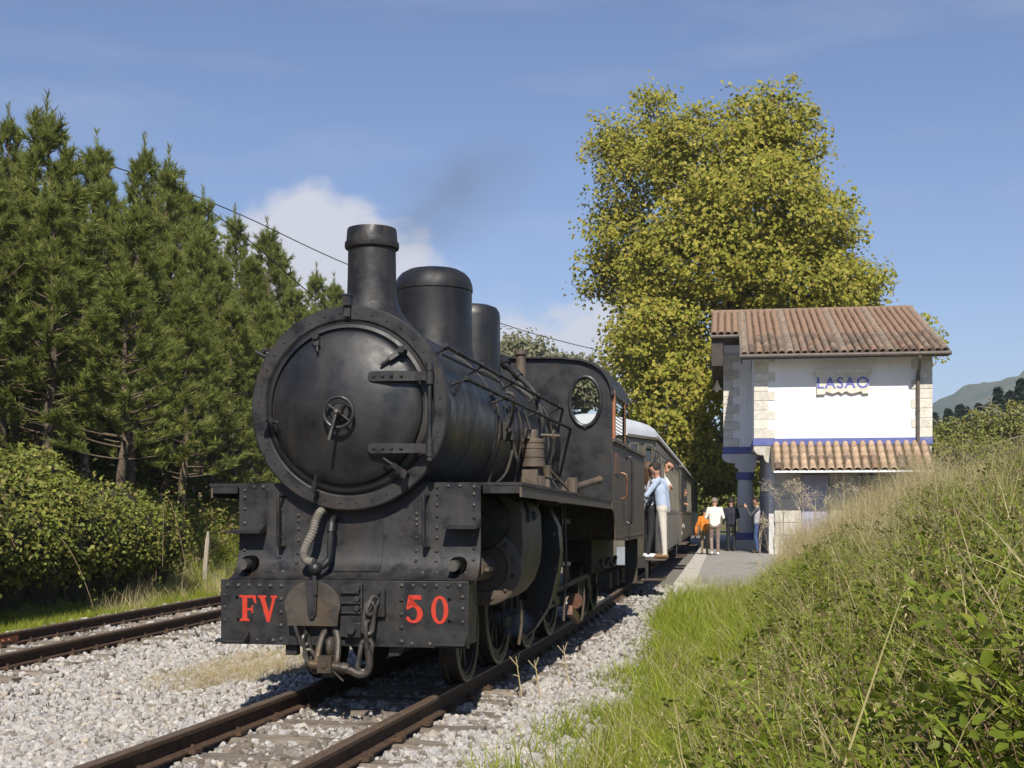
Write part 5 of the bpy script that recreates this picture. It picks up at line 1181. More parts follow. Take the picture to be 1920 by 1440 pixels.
    for p0, p1, r0, r1, z in segs:
        a, b = np.array(p0), np.array(p1); ab = b-a; L2 = max(ab@ab, 1e-9); t = np.clip(((cen-a)@ab)/L2, 0, 1); d = np.linalg.norm(cen-(a+t[:, None]*ab), axis=1)-(r0+(r1-r0)*t)
        m_ = d < best; best[m_] = d[m_]; bi[m_] = zones.index(z)
    # hem of the top hangs over the trousers
    me.polygons.foreach_set('material_index', bi)
    me.update(); body.location = loc; body.rotation_euler = (0, 0, rotz)
    tag(body, label, 'person', group)
    if hair:
        mb = MB(); hm, kind = hair; c = hd+upd*.056*k-fw*.016*k
        n, m = 16, 9; vs = []; fs = []
        for j in range(m+1):
            ph = PI/2-(PI*.62)*j/m
            for i in range(n):
                t = 2*PI*i/n; dirv = (sw*math.cos(t)+fw*math.sin(t))*math.cos(ph)+upd*math.sin(ph)
                facing = max(0, dirv.dot(fw)); r_ = .113*k*(1+.03*math.sin(7*t+j))
                if ph < .35 and facing > .25: r_ *= .72
                vs.append(c+dirv*r_)
        for j in range(m):
            for i in range(n): i2 = (i+1) % n; fs.append((j*n+i, j*n+i2, (j+1)*n+i2, (j+1)*n+i))
        mb.add(vs, fs)
        if kind == 'long':
            for s in np.linspace(-1, 1, 9):
                a0 = c+sw*s*.085*k-fw*.05*k*(1-abs(s)*.4); mb.tube(spline([a0+upd*.03*k, a0-upd*.10*k-fw*.02*k, a0-upd*.24*k-fw*.015*k, a0-upd*.33*k-fw*.005*k], 4), [.03*k]*9+[.026*k]*3+[.012*k], 6)
        mb.build('hair', hm, body, smooth=60)
    if extra: extra(body, P, hd, fw, sw, upd, k)
    return body
def lp(root_a, z0, lat, y, z):      # coach coordinates to world
    x0 = float(tc_x(z0)); return (x0+math.cos(root_a)*lat+math.sin(root_a)*y, z0-math.sin(root_a)*lat+math.cos(root_a)*y, z)
# man in light blue hugging the woman on the coach steps; he faces left and away
person('man in light blue sweater and beige trousers standing on the coach step', lp(ca1, 22.1, 1.21, .42, .51), math.radians(-112), 1.68,
       dict(pelvis=(.0, .04, .93), chest=(0, -.0, 1.26), neck=(0, -.06, 1.45), head=(.01, -.11, 1.59), face=(.1, -1, -.35), shR=(-.19, -.02, 1.40), elR=(-.27, -.20, 1.14), haR=(-.14, -.42, 1.10), shL=(.19, -.02, 1.40), elL=(.27, -.20, 1.14), haL=(.10, -.42, 1.12), hipR=(-.09, .04, .90), hipL=(.09, .04, .90), knR=(-.10, -.03, .48), knL=(.12, .08, .48), anL=(.11, .10, .09)),
       dict(top='cloth_lightblue', sleeve='cloth_lightblue', forearm='cloth_lightblue', legs='cloth_beige', shin='cloth_beige', shoe='shoe_tan'), ('hair_dark', 'short'))
person('woman with long brown hair, patterned top and black trousers on the coach step', lp(ca1, 22.1, 1.0, .62, .51), math.radians(110), 1.66,
       dict(head=(0, .0, 1.62), face=(0, -1, -.1), anR=(-.12, .10, .09), knR=(-.11, .02, .50), toeR=(-.02, -.17, -.045), elR=(-.24, -.12, 1.18), haR=(-.08, -.30, 1.25), elL=(.24, -.12, 1.18), haL=(.08, -.30, 1.22)),
       dict(top='cloth_pattern', sleeve='cloth_pattern', forearm='cloth_pattern', legs='cloth_black', shin='cloth_black', shoe='shoe_white'), ('hair_brown', 'long'))
def glasses(body, P, hd, fw, sw, upd, k):
    mb = MB()
    for s in (-1, 1): mb.ball(hd+fw*.082*k+sw*s*.036*k+upd*.022*k, (.028*k, .02*k, .02*k), 8, 6)
    mb.bar(hd+fw*.085*k-sw*.08*k+upd*.025*k, hd+fw*.085*k+sw*.08*k+upd*.025*k, .012*k, .01*k); mb.build('sunglasses', 'sunglass', body)
person('person in white shirt and sunglasses leaning out of the coach', lp(ca1, 22.1, .82, 4.05, .72), math.radians(10), 1.68,
       dict(chest=(.12, -.06, 1.29), neck=(.26, -.08, 1.45), head=(.36, -.12, 1.58), face=(.25, -1, -.15), shR=(.05, -.10, 1.47), shL=(.30, -.02, 1.34), elL=(.42, -.10, 1.14), haL=(.36, -.26, 1.16)),
       dict(top='cloth_white', sleeve='cloth_white', forearm='skin', legs='cloth_black', shin='cloth_black', shoe='shoe_dark'), ('hair_dark', 'short'), glasses)
person('child in white leaning out of the second coach window', lp(ca2, 35.7, .88, 3.75, .72), math.radians(75), 1.35,
       dict(chest=(0, -.10, 1.28), neck=(0, -.22, 1.45), head=(0, -.30, 1.58), shR=(-.17, -.12, 1.40), shL=(.17, -.12, 1.40), elR=(-.24, -.14, 1.2), haR=(-.1, -.32, 1.15), elL=(.24, -.14, 1.2), haL=(.1, -.32, 1.15)), dict(top='cloth_white', sleeve='cloth_white', forearm='skin', legs='cloth_black', shin='cloth_black', shoe='shoe_dark'), ('hair_brown', 'short'))
PZ = .072
def onplat(u, Y): return ((u-960)/2400*Y, Y, PZ)
person('man in white jacket and brown trousers walking away along the platform', onplat(1340, 38.2), math.radians(172), 1.70,
       dict(pelvis=(0, 0, .94), head=(0, -.06, 1.60), neck=(0, -.02, 1.46), elR=(-.27, -.02, 1.15), haR=(-.16, -.24, 1.12), elL=(.27, -.02, 1.15), haL=(.16, -.24, 1.12), knL=(.10, -.10, .52), anL=(.09, .14, .12), toeL=(0, -.13, -.10), knR=(-.10, -.03, .50), anR=(-.10, -.03, .09)),
       dict(top='cloth_white', sleeve='cloth_white', forearm='cloth_white', legs='cloth_brown', shin='cloth_brown', shoe='shoe_white'), ('hair_grey', 'short'))
def bag(body, P, hd, fw, sw, upd, k):
    mb = MB(); c = P['haL']; mb.ball(c+Vector((.06*k, .10*k, .02*k)), (.06*k, .17*k, .20*k), 14, 9); mb.tube([c+Vector((.06*k, .0, .2*k)), c+Vector((.04*k, .02*k, .32*k)), c+Vector((.06*k, .12*k, .22*k))], .012*k, 6); mb.build('bag', 'cloth_orange', body, smooth=60)
person('child in orange shirt and khaki trousers walking beside the man in white', onplat(1321, 38.9), math.radians(168), 1.38,
       dict(elR=(-.26, .02, 1.14), haR=(-.28, -.02, .90), knL=(.10, -.12, .52), anL=(.09, .08, .10)), dict(top='cloth_orange', sleeve='cloth_orange', forearm='skin', legs='cloth_khaki', shin='cloth_khaki', shoe='shoe_dark'), ('hair_dark', 'short'), bag)
person('person in dark clothes standing in the porch shade beside the column', onplat(1371, 42.6), math.radians(190), 1.72,
       dict(elR=(-.28, -.02, 1.16), haR=(-.16, -.22, 1.08)), dict(top='cloth_navy', sleeve='cloth_navy', forearm='cloth_navy', legs='cloth_black', shin='cloth_black', shoe='shoe_dark'), ('hair_dark', 'short'))
ph = person('person in grey vest and blue jeans holding up a camera by the station wall', onplat(1420, 40.3), math.radians(-100), 1.72,
       dict(head=(0, -.04, 1.62), face=(0, -1, 0), elR=(-.24, -.20, 1.22), haR=(-.08, -.34, 1.46), elL=(.22, -.22, 1.20), haL=(.06, -.36, 1.45), knL=(.10, -.06, .51)), dict(top='cloth_grey', sleeve='cloth_charcoal', forearm='cloth_charcoal', legs='cloth_denim', shin='cloth_denim', shoe='shoe_dark'), ('hair_dark', 'short'))
mb = MB(); mb.box(-.07, .07, -.05, .05, -.045, .045); mb.cyl((0, -.05, 0), (0, -.13, 0), .036, .034, 14); mb.box(-.03, .03, -.03, .03, .045, .065)
hc = mb.build('camera', 'underframe', None, bevel=.006); mb = None
pos = Matrix.Translation(ph.location) @ Euler((0, 0, ph.rotation_euler.z)).to_matrix().to_4x4() @ Vector((-.01, -.46, 1.50)); hc.location = pos; hc.rotation_euler = (0, 0, ph.rotation_euler.z)
tag(hc, 'small black camera held up by the person in blue jeans', 'camera')
# ------------------------------------------------------------------ vegetation helpers
def rand_dirs(n, r=RNG):
    v = r.normal(size=(n, 3)); return v/np.linalg.norm(v, axis=1, keepdims=True)
def leaf_arrays(C, nrm, size, aspect=.6, fold=.25, r=RNG):
    """each leaf: 6 vertices (tip, base, two side pairs) as 4 triangles folded along the midrib"""
    n = len(C); t = np.cross(nrm, rand_dirs(n, r)); t /= np.linalg.norm(t, axis=1, keepdims=True)+1e-9; b = np.cross(nrm, t)
    s = size[:, None]; w = s*aspect
    p0 = C-t*s*.5; p5 = C+t*s*.5-nrm*s*.12
    l1 = C-t*s*.08+b*w*.5+nrm*s*fold*.4; r1 = C-t*s*.08-b*w*.5+nrm*s*fold*.4
    V = np.stack([p0, l1, p5, r1], 1).reshape(-1, 3)
    k = np.arange(n)*4
    F_ = np.concatenate([np.stack([k, k+2, k+1], 1), np.stack([k, k+3, k+2], 1)])
    return V, F_
def join(parts):
    Vs, Fs, o = [], [], 0
    for V, F_ in parts: Vs.append(V); Fs.append(F_+o); o += len(V)
    return np.concatenate(Vs), np.concatenate(Fs)
def tapers(P0, P1, r0, r1, n=5):
    """many tapered twigs at once -> triangles"""
    P0, P1 = np.asarray(P0, float), np.asarray(P1, float); d = P1-P0; d /= np.linalg.norm(d, axis=1, keepdims=True)+1e-9
    h = np.where(np.abs(d[:, 2:3]) < .9, np.array([[0, 0, 1.]]), np.array([[1., 0, 0]])); u = np.cross(h, d); u /= np.linalg.norm(u, axis=1, keepdims=True)+1e-9; v = np.cross(d, u)
    ang = 2*PI*np.arange(n)/n; ring = np.cos(ang)[None, :, None]*u[:, None, :]+np.sin(ang)[None, :, None]*v[:, None, :]
    A = P0[:, None, :]+ring*np.reshape(r0, (-1, 1, 1)); B = P1[:, None, :]+ring*np.reshape(r1, (-1, 1, 1))
    V = np.concatenate([A, B], 1).reshape(-1, 3); m = len(P0); k = np.arange(m)[:, None]*2*n; i = np.arange(n)[None, :]; j = (np.arange(n)+1)[None, :] % n
    F1 = np.stack([k+i, k+j, k+n+j], 2).reshape(-1, 3); F2 = np.stack([k+i, k+n+j, k+n+i], 2).reshape(-1, 3)
    return V, np.concatenate([F1, F2])

# ------------------------------------------------------------------ pines
def pine_meshes(seed, h=8.5, base=.16, spread=1.75):
    r = np.random.default_rng(seed); P0, P1, R0, R1 = [], [], [], []; shoots = []   # shoots: start, dir, len
    zs = np.linspace(0, h, 15); off = np.cumsum(r.normal(0, .03, (15, 2)), 0)
    tr = lambda z: np.array([np.interp(z, zs, off[:, 0]), np.interp(z, zs, off[:, 1]), z])
    rad = lambda z: .125*(1-z/h)**.8+.012
    for a, b in zip(zs[:-1], zs[1:]): P0.append(tr(a)); P1.append(tr(b)); R0.append(rad(a)); R1.append(rad(b))
    z = h*base
    while z < h-.35:
        f_ = (z-h*base)/(h*(1-base)); nb = r.integers(4, 7); a0 = r.uniform(0, 2*PI)
        ln0 = spread*(1-f_)**1.05*(.6+.4*min(1, f_*5))+.16
        for b in range(nb):
            a = a0+2*PI*b/nb+r.normal(0, .25); ln = ln0*r.uniform(.65, 1.2); rise = .15+.75*f_+r.normal(0, .12)
            p = tr(z+r.uniform(-.12, .12)); d = np.array([math.cos(a), math.sin(a), rise]); d /= np.linalg.norm(d)
            q = p.copy(); ns = max(3, int(ln/.26)); brad = .012+.016*ln
            for s in range(ns):
                q2 = q+d*ln/ns; d = d+np.array([0, 0, .10]); d /= np.linalg.norm(d)
                P0.append(q); P1.append(q2); R0.append(brad*(1-s/ns)+.004); R1.append(brad*(1-(s+1)/ns)+.004)
                if s/ns > .22:
                    for _ in range(2 if s < ns-1 else 3):
                        sd_ = d*.8+r.normal(0, .55, 3); sd_[2] = abs(sd_[2])*.8+.42; sd_ /= np.linalg.norm(sd_)
                        shoots.append((q2, sd_, r.uniform(.22, .42)))
                q = q2
            if f_ > .35: shoots.append((q2, np.array([r.normal(0, .15), r.normal(0, .15), 1.0])/1.02, r.uniform(.3, .55)*(.6+f_*.4)))
        z += r.uniform(.30, .46)
    for _ in range(r.integers(3, 6)):
        sd_ = np.array([r.normal(0, .22), r.normal(0, .22), 1]); shoots.append((tr(h-.45), sd_/np.linalg.norm(sd_), r.uniform(.45, .75)))
    shoots += [(tr(h-.3), np.array([0, 0, 1.]), 1.0), (tr(h-.2), np.array([.05, 0, 1.]), .9)]; shoots.append((tr(h-.7), np.array([.1, 0, 1.]), .5))
    S0 = np.array([s[0] for s in shoots]); SD = np.array([s[1] for s in shoots]); SL = np.array([s[2] for s in shoots]); nn = 46
    c = np.repeat(S0, nn, 0); d = np.repeat(SD, nn, 0); l = np.repeat(SL, nn); tpar = r.random(len(c))
    rd = rand_dirs(len(c), r); rd -= d*np.sum(rd*d, 1)[:, None]; rd /= np.linalg.norm(rd, axis=1, keepdims=True)+1e-9
    nl = r.uniform(.15, .25, len(c)); nd = d*.9+rd*.62; nd /= np.linalg.norm(nd, axis=1, keepdims=True)
    b = c+d*(l*tpar)[:, None]; tip = b+nd*nl[:, None]; sv = np.cross(nd, rand_dirs(len(c), r)); sv /= np.linalg.norm(sv, axis=1, keepdims=True)+1e-9
    w = .0125
    V = np.stack([b+sv*w, b-sv*w, tip], 1).reshape(-1, 3); F_ = np.arange(len(V)).reshape(-1, 3)
    crown = np_mesh('pine_needles', V, F_, ['needles'])
    V, F_ = tapers(P0, P1, np.array(R0), np.array(R1), 5); wood = np_mesh('pine_wood', V, F_, ['bark_pine'], smooth=True)
    return crown, wood, h
PINES = [pine_meshes(11, 8.5, .24), pine_meshes(12, 9.0, .28, 1.9), pine_meshes(13, 8.0, .14, 1.7), pine_meshes(14, 9.0, .36, 2.0), pine_meshes(15, 8.2, .26, 1.6)]
def pine(u, v, Y, var, label, group, lean=0):
    x, y, ztop = at(u, v, Y); zb = gz(x, y)-.1; crown, wood, h = PINES[var]; s = (ztop-zb)/(h+.85)
    root = thing('pine_tree', label, 'tree', (x, y, zb), random.uniform(0, 6.28), group); w = min(max(s, .8), 1.35); root.scale = (w*random.uniform(.95, 1.12),)*2+(s,)
    link('crown', crown, root); link('trunk', wood, root); return root
GEN = 'green pine inside the dense left hillside stand, below the skyline tops'
spots = [(-70, 150, 25, 0), (15, 185, 31, 1), (62, 155, 26.5, 2), (120, 262, 29, 4), (172, 232, 33, 0), (-20, 300, 23.5, 3), (215, 300, 31, 2), (272, 240, 35, 1), (318, 264, 38, 4), (95, 330, 24, 1),
         (245, 345, 28, 0), (352, 322, 42, 0), (398, 340, 45, 2), (372, 400, 35, 4), (300, 420, 30, 2), (438, 378, 49, 1), (420, 455, 39, 2), (498, 402, 54, 4), (468, 455, 45, 0), (520, 440, 58, 2), (550, 520, 52, 1), (595, 488, 64, 4), (632, 508, 68, 0), (575, 560, 50, 2), (620, 560, 56, 1), (500, 540, 41, 0), (440, 540, 34.5, 4), (655, 540, 74, 2),
         (160, 420, 27, 4), (30, 420, 27, 4), (480, 600, 36, 2), (410, 610, 31.5, 2), (540, 640, 42, 1), (600, 640, 48, 4), (340, 520, 28.5, 0),
         (40, 260, 36, 0), (130, 330, 38, 1), (210, 360, 42, 2), (300, 360, 46, 0), (-40, 240, 33, 4), (460, 500, 60, 0), (530, 560, 66, 4)]
ORD = ['first', 'second', 'third', 'fourth', 'fifth', 'sixth', 'seventh', 'eighth', 'ninth', 'tenth', 'eleventh', 'twelfth', 'thirteenth', 'fourteenth']
sky_ids = [1, 2, 4, 7, 8, 11, 12, 15, 17, 19, 21, 22]        # trees whose tops stand on the skyline, left to right
for i, (u, v, Y, k) in enumerate(spots):
    pine(u, v, Y, k, ORD[sky_ids.index(i)]+' pine top from the left along the hillside skyline' if i in sky_ids else GEN, 'pines on the left hillside')
pine(232, 480, 23.8, 3, 'front pine with a bare pale lower trunk just behind the bramble thicket', None)
pine(150, 470, 29.5, 3, 'pine with a bare trunk standing in the shade left of the front pine', None)
pine(4, 430, 25.5, 3, 'bare trunked pine at the left edge of the picture', None)
# undergrowth on the forest floor: bracken and fallen branches
n = 2600; yy = RNG.uniform(20, 46, n); xx = sd_x(yy)-RNG.uniform(3.2, 16, n)
z = ground(xx, yy)
def fern_mesh(seed, matn):
    r = np.random.default_rng(seed); C = r.normal(0, .28, (60, 3)); C[:, 2] = np.abs(C[:, 2])*.9; nr = rand_dirs(60, r); nr[:, 2] = np.abs(nr[:, 2])+.5; nr /= np.linalg.norm(nr, axis=1, keepdims=True)
    V, F_ = leaf_arrays(C, nr, r.uniform(.08, .18, 60), .4, r=r); return np_mesh('fern', V, F_, [matn])
scatter('forest_undergrowth', np.stack([xx, yy, z], 1), np.stack([np.zeros(n), np.zeros(n), RNG.uniform(0, 6.28, n)], 1), RNG.uniform(.5, 1.4, n), RNG.integers(0, 4, n), [fern_mesh(1, 'leaf_bramble'), fern_mesh(2, 'leaf_shrub'), fern_mesh(3, 'stem_bramble'), fern_mesh(4, 'leaf_bramble')], 'brown and green undergrowth under the pines')

# ------------------------------------------------------------------ broadleaf trees
def leafy_tree(name, label, base, blobs, nclus, perclus, lsize, mat_leaf, trunk_r, seed, sig=.42, barkm='bark_plane', group=None, trunk_h=None):
    r = np.random.default_rng(seed); bx, by, bz = base
    root = thing(name, label, 'tree', base, 0, group)
    vol = np.array([b[3]*b[4]*b[5] for b in blobs])**.72; pr = vol/vol.sum(); which = r.choice(len(blobs), nclus, p=pr)
    B = np.array(blobs)[which]; d = rand_dirs(nclus, r); rr = r.uniform(.35, 1.06, nclus)**.55
    az = np.arctan2(d[:, 1], d[:, 0]); rr = rr*(1+.16*vnoise(az*2+which*3, d[:, 2]*3+which, 2.2, seed))
    C = B[:, :3]-np.array(base)+d*B[:, 3:6]*rr[:, None]
    spr = r.random(nclus) < .11; C[spr] += d[spr]*r.uniform(.35, 1.0, (spr.sum(), 1))
    n = nclus*perclus; ci = np.repeat(np.arange(nclus), perclus); cs = np.where(spr, r.uniform(.3, .6, nclus), r.uniform(.5, 1.25, nclus)); keepn = r.random(n) < np.where(spr, .45, 1.0)[ci]; ci = ci[keepn]; n = len(ci)
    g_ = np.clip(r.normal(0, 1, (n, 3)), -1.55, 1.55); P = C[ci]+g_*sig*np.array([1, 1, .62])*cs[ci][:, None]
    nr = rand_dirs(n, r)*.9+d[ci]*.55+np.array([0, -.60, .65]); nr /= np.linalg.norm(nr, axis=1, keepdims=True)
    V, F_ = leaf_arrays(P, nr, r.uniform(lsize*.65, lsize*1.25, n), .85, .35, r)
    link('crown', np_mesh('crown', V, F_, [mat_leaf]), root)
    cm = np.array([b[:3] for b in blobs])-np.array(base); top = cm[:, 2].max(); fork = trunk_h or max(2.5, top*.22)
    P0, P1, R0, R1 = [], [], [], []
    def limb(a, b, r0, r1, ns=7, wob=.25):
        q = np.array(a, float); b = np.array(b, float); prev = q
        for s in range(1, ns+1):
            t = s/ns; p = np.array(a)*(1-t)+b*t; p = p+r.normal(0, wob*math.sin(PI*t)*.5+.001, 3); p[2] += math.sin(PI*t)*.3
            P0.append(prev); P1.append(p); R0.append(r0+(r1-r0)*(s-1)/ns); R1.append(r0+(r1-r0)*t); prev = p
    limb((0, 0, -.3), (0, 0, fork), trunk_r, trunk_r*.8, 5, .05)
    for c in cm:
        limb((0, 0, fork*r.uniform(.7, 1.0)), c, trunk_r*.42, trunk_r*.10, 9, .5)
        sel = np.argsort(np.linalg.norm(C-c, axis=1))[:26]
        for k in sel[::2]: limb(c*.85+np.array([0, 0, fork])*.15, C[k], trunk_r*.09, .015, 5, .2)
    for k in np.where(spr)[0]: limb(C[k]-d[k]*1.3, C[k]+d[k]*.15, .022, .008, 3, .08)
    V, F_ = tapers(P0, P1, np.array(R0), np.array(R1), 7); link('trunk', np_mesh('trunk', V, F_, [barkm], smooth=True), root)
    return root
def blob(u, v, Y, ru, rv, dep):
    x, y, z = at(u, v, Y); k = Y/2400; return (x, y, z, ru*k, dep, rv*k)
bA = [blob(1335, 300, 57, 120, 88, 3.0), blob(1440, 225, 57, 72, 58, 2.0), blob(1475, 290, 57, 65, 60, 2.2), blob(1400, 400, 55, 150, 110, 4.0), blob(1520, 430, 56, 78, 90, 3.0), blob(1595, 530, 57, 62, 36, 2.0),
      blob(1310, 500, 55, 130, 110, 4.0), blob(1470, 540, 55, 130, 80, 3.5), blob(1275, 265, 58, 45, 35, 1.8), blob(1240, 640, 54, 85, 95, 3.0), blob(1260, 760, 53, 75, 85, 2.6), blob(1320, 690, 55, 90, 80, 3.0), blob(1300, 850, 54, 55, 55, 2.0), blob(1560, 600, 58, 90, 60, 3.0), blob(1650, 660, 58, 95, 60, 3.0), blob(1345, 880, 57, 45, 50, 2.0), blob(1450, 820, 60, 110, 110, 3.0)]
leafy_tree('plane_tree', 'tall yellow green plane tree rising behind the station roof', (at(1400, 0, 57)[0], 57, .0), bA, 2700, 38, .20, 'leaf_plane', .38, 21, sig=.46)
bB = [blob(1218, 195, 62, 36, 34, 1.4), blob(1165, 265, 62, 60, 50, 2.2), blob(1190, 350, 62, 72, 80, 3.0), blob(1165, 455, 62, 72, 65, 2.6), blob(1130, 520, 62, 45, 50, 2.0), blob(1220, 520, 63, 80, 90, 3.0), blob(1195, 650, 62, 62, 75, 2.4), blob(1195, 760, 61, 45, 60, 2.0), blob(1245, 850, 60, 55, 55, 2.0)]
leafy_tree('plane_tree', 'paler looser plane tree at the left side of the big tree, hanging over the train', (at(1285, 0, 63)[0], 63, .0), bB, 700, 30, .20, 'leaf_plane', .30, 22, sig=.50)
bC = [blob(968, 655, 85, 40, 26, 2.0), blob(1000, 690, 85, 60, 40, 2.5), blob(930, 700, 85, 60, 40, 2.5), blob(1080, 720, 88, 70, 50, 3.0)]
leafy_tree('deciduous_tree', 'distant grey green tree showing above the locomotive cab', (at(980, 0, 85)[0], 85, .3), bC, 420, 26, .30, 'leaf_grey', .25, 23, sig=.55)
for k, (u, v, Y, ru, rv) in enumerate(((1330, 900, 95, 90, 60), (1240, 880, 105, 90, 70), (1420, 900, 110, 90, 60), (1130, 860, 110, 110, 80))):
    lab = ('sunlit green tree far down the line', 'rounded far tree left of the end of the train', 'far tree behind the porch column', 'far tree hidden mostly behind the cab')[k]
    leafy_tree('deciduous_tree', lab, (at(u, 0, Y)[0], Y, .3), [blob(u, v, Y, ru, rv, 3.5), blob(u-ru*.5, v+rv*.5, Y, ru*.7, rv*.7, 3), blob(u+ru*.5, v+rv*.4, Y, ru*.7, rv*.7, 3)], 300, 24, .38, 'leaf_shrub', .25, 30+k, sig=.7)
# shrubs beyond the bank on the right and dark conifers behind them
for k, (u, v, Y, ru, rv, lab) in enumerate(((1790, 822, 46, 60, 35, 'yellow green shrub right beside the station corner'), (1860, 806, 44, 60, 40, 'yellow green shrub in the middle of the row right of the station'), (1930, 798, 42, 60, 45, 'yellow green shrub at the right edge of the picture'), (1820, 850, 40, 90, 40, 'low shrub in front of the row right of the station'))):
    x, y, z = at(u, v, Y); leafy_tree('shrub', lab, (x, Y, gz(x, Y)), [blob(u, v, Y, ru, rv, 1.2), blob(u-30, v+35, Y, ru, rv, 1.2), blob(u+30, v+45, Y, ru, rv, 1.2)], 190, 26, .11, 'leaf_shrub', .05, 50+k, sig=.20, trunk_h=.6, group=None)
def conifer(seed):
    r = np.random.default_rng(seed); n = 2600; t = r.random(n)**.7; a = r.uniform(0, 2*PI, n); rad = (1-t)*1.9*(.55+.45*np.abs(np.sin(t*26+a*.5)))*r.uniform(.3, 1, n)+.08
    C = np.stack([np.cos(a)*rad, np.sin(a)*rad, .6+t*7.6-rad*.18], 1); nr = rand_dirs(n, r)*.8+np.stack([np.cos(a), np.sin(a), np.ones(n)*.8], 1); nr /= np.linalg.norm(nr, axis=1, keepdims=True)
    V, F_ = leaf_arrays(C, nr, r.uniform(.25, .55, n), .45, r=r); crown = np_mesh('conifer_crown', V, F_, ['leaf_conifer'])
    V, F_ = tapers([[0, 0, -.3]], [[0, 0, 8]], np.array([.2]), np.array([.02]), 6); return crown, np_mesh('conifer_trunk', V, F_, ['bark_pine'])
CON = [conifer(1), conifer(2)]
for k, (u, v, Y) in enumerate(((1752, 775, 175), (1778, 768, 170), (1800, 760, 165), (1812, 765, 180), (1835, 758, 150), (1850, 760, 160), (1872, 728, 150), (1895, 735, 160), (1915, 712, 140), (1932, 725, 145), (1962, 705, 140))):
    x, y, zt = at(u, v, Y); zb = gz(x, Y)-.2; c_, t_ = CON[k % 2]; root = thing('conifer', ORD[k]+' dark conifer from the left in the far row below the hazy hill', 'tree', (x, Y, zb), k*1.3, 'far dark conifers'); s = (zt-zb)/8.2; root.scale = (s*random.uniform(1.0, 1.5), s*random.uniform(1.0, 1.5), s); link('crown', c_, root); link('trunk', t_, root)

# ------------------------------------------------------------------ left bramble thicket, draped over the bank
def thicket(label, zlo, zhi, n, seed):
    r = np.random.default_rng(seed); root = thing('bramble_thicket', label, 'bush', (float(sd_x((zlo+zhi)/2))-2.6, (zlo+zhi)/2, 0)); o = np.array(root.location)
    nb = 34; by = r.uniform(zlo, zhi, nb); bl = r.uniform(2.5, 4.2, nb); bxx = sd_x(by)-bl; hz = ground(bxx, by)
    top = 2.36+.18*vnoise(by, by*0, 4, 8)-sstep(zhi-2.0, zhi, by)*.75
    R_ = np.stack([r.uniform(.55, .9, nb), r.uniform(.6, 1.1, nb), r.uniform(.45, .75, nb)], 1); cz = top-R_[:, 2]-np.clip(3.4-bl, 0, 1)*.55
    # hanging front skirt
    nf = 22; fy = np.linspace(zlo, zhi-.3, nf); fxx = sd_x(fy)-2.35; fr = np.stack([np.full(nf, .42), np.full(nf, .6), np.full(nf, .62)], 1); fz = np.full(nf, .85)
    BC = np.concatenate([np.stack([bxx, by, cz], 1), np.stack([fxx, fy, fz], 1)])-o; BR = np.concatenate([R_, fr])
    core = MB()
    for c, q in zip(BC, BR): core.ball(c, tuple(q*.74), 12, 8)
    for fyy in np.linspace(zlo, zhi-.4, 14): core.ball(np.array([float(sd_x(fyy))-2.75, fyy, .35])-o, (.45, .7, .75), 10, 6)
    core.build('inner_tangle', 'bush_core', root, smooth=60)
    w = r.choice(len(BC), n, p=(BR[:, 0]*BR[:, 2])/(BR[:, 0]*BR[:, 2]).sum()); d = rand_dirs(n, r); flip = d[:, 0] < -.3; d[flip, 0] *= -1; d[:, 1] = np.where(d[:, 1] > .5, -d[:, 1], d[:, 1])
    P = BC[w]+d*BR[w]*(r.uniform(.78, 1.12, n)[:, None]); keep = P[:, 2] > .05+.5*r.random(n); P = P[keep]; d = d[keep]
    dens = vnoise(P[:, 1]*1.0, P[:, 2]*1.0, 1.1, 17); kk = r.random(len(P)) < np.clip(.75+.5*dens, .15, 1); P, d = P[kk], d[kk]
    nr = rand_dirs(len(P), r)*.8+d*.6+np.array([0, -.2, .5]); nr /= np.linalg.norm(nr, axis=1, keepdims=True)
    V, F_ = leaf_arrays(P, nr, r.uniform(.045, .10, len(P)), .7, r=r); link('foliage', np_mesh('foliage', V, F_, ['leaf_bramble']), root)
    P0, P1, R0, R1 = [], [], [], []; LP = []
    for k in range(26):
        y0 = r.uniform(zlo, zhi); x0 = float(sd_x(y0))-r.uniform(2.0, 2.5); z0 = r.uniform(1.0, 2.0); q = np.array([x0, y0, z0])-o; dd = np.array([r.uniform(-.05, .30), r.normal(0, .25), .05])
        for s in range(9):
            dd = dd+np.array([0, 0, -.09]); q2 = q+dd*.24*1.3; P0.append(q); P1.append(q2); R0.append(.007); R1.append(.006); q = q2
            if r.random() < .75: LP += [q+r.normal(0, .05, 3) for _ in range(4)]
            if q[2] < -.1: break
    V, F_ = tapers(P0, P1, np.array(R0), np.array(R1), 4); link('stems', np_mesh('stems', V, F_, ['stem_bramble']), root)
    LP = np.array(LP); nr = rand_dirs(len(LP), r)+np.array([.2, -.3, .5]); nr /= np.linalg.norm(nr, axis=1, keepdims=True); V, F_ = leaf_arrays(LP, nr, r.uniform(.05, .09, len(LP)), .7, r=r); link('trailing_leaves', np_mesh('trailing_leaves', V, F_, ['leaf_bramble']), root)
    return root
thicket('dense green bramble thicket draped over the bank beside the siding', 9.5, 23.0, 70000, 61)

# fence post
fx, fy = at(383, 1000, 25)[0], 25.0
post = thing('fence_post', 'leaning weathered wooden fence post on the grass beyond the siding', 'fence post', (fx, fy, gz(fx, fy)-.1))
mb = MB(); mb.tube([(0, 0, 0), (.02, 0, .5), (.06, 0, 1.0), (.075, 0, 1.18)], [.05, .048, .044, .02], 7); mb.build('post', 'post_wood', post)
mb = MB(); mb.tube([(.07, 0, .9), (.1, .3, .93), (.12, .6, .9)], .006, 5); mb.build('wire', 'cable', post)

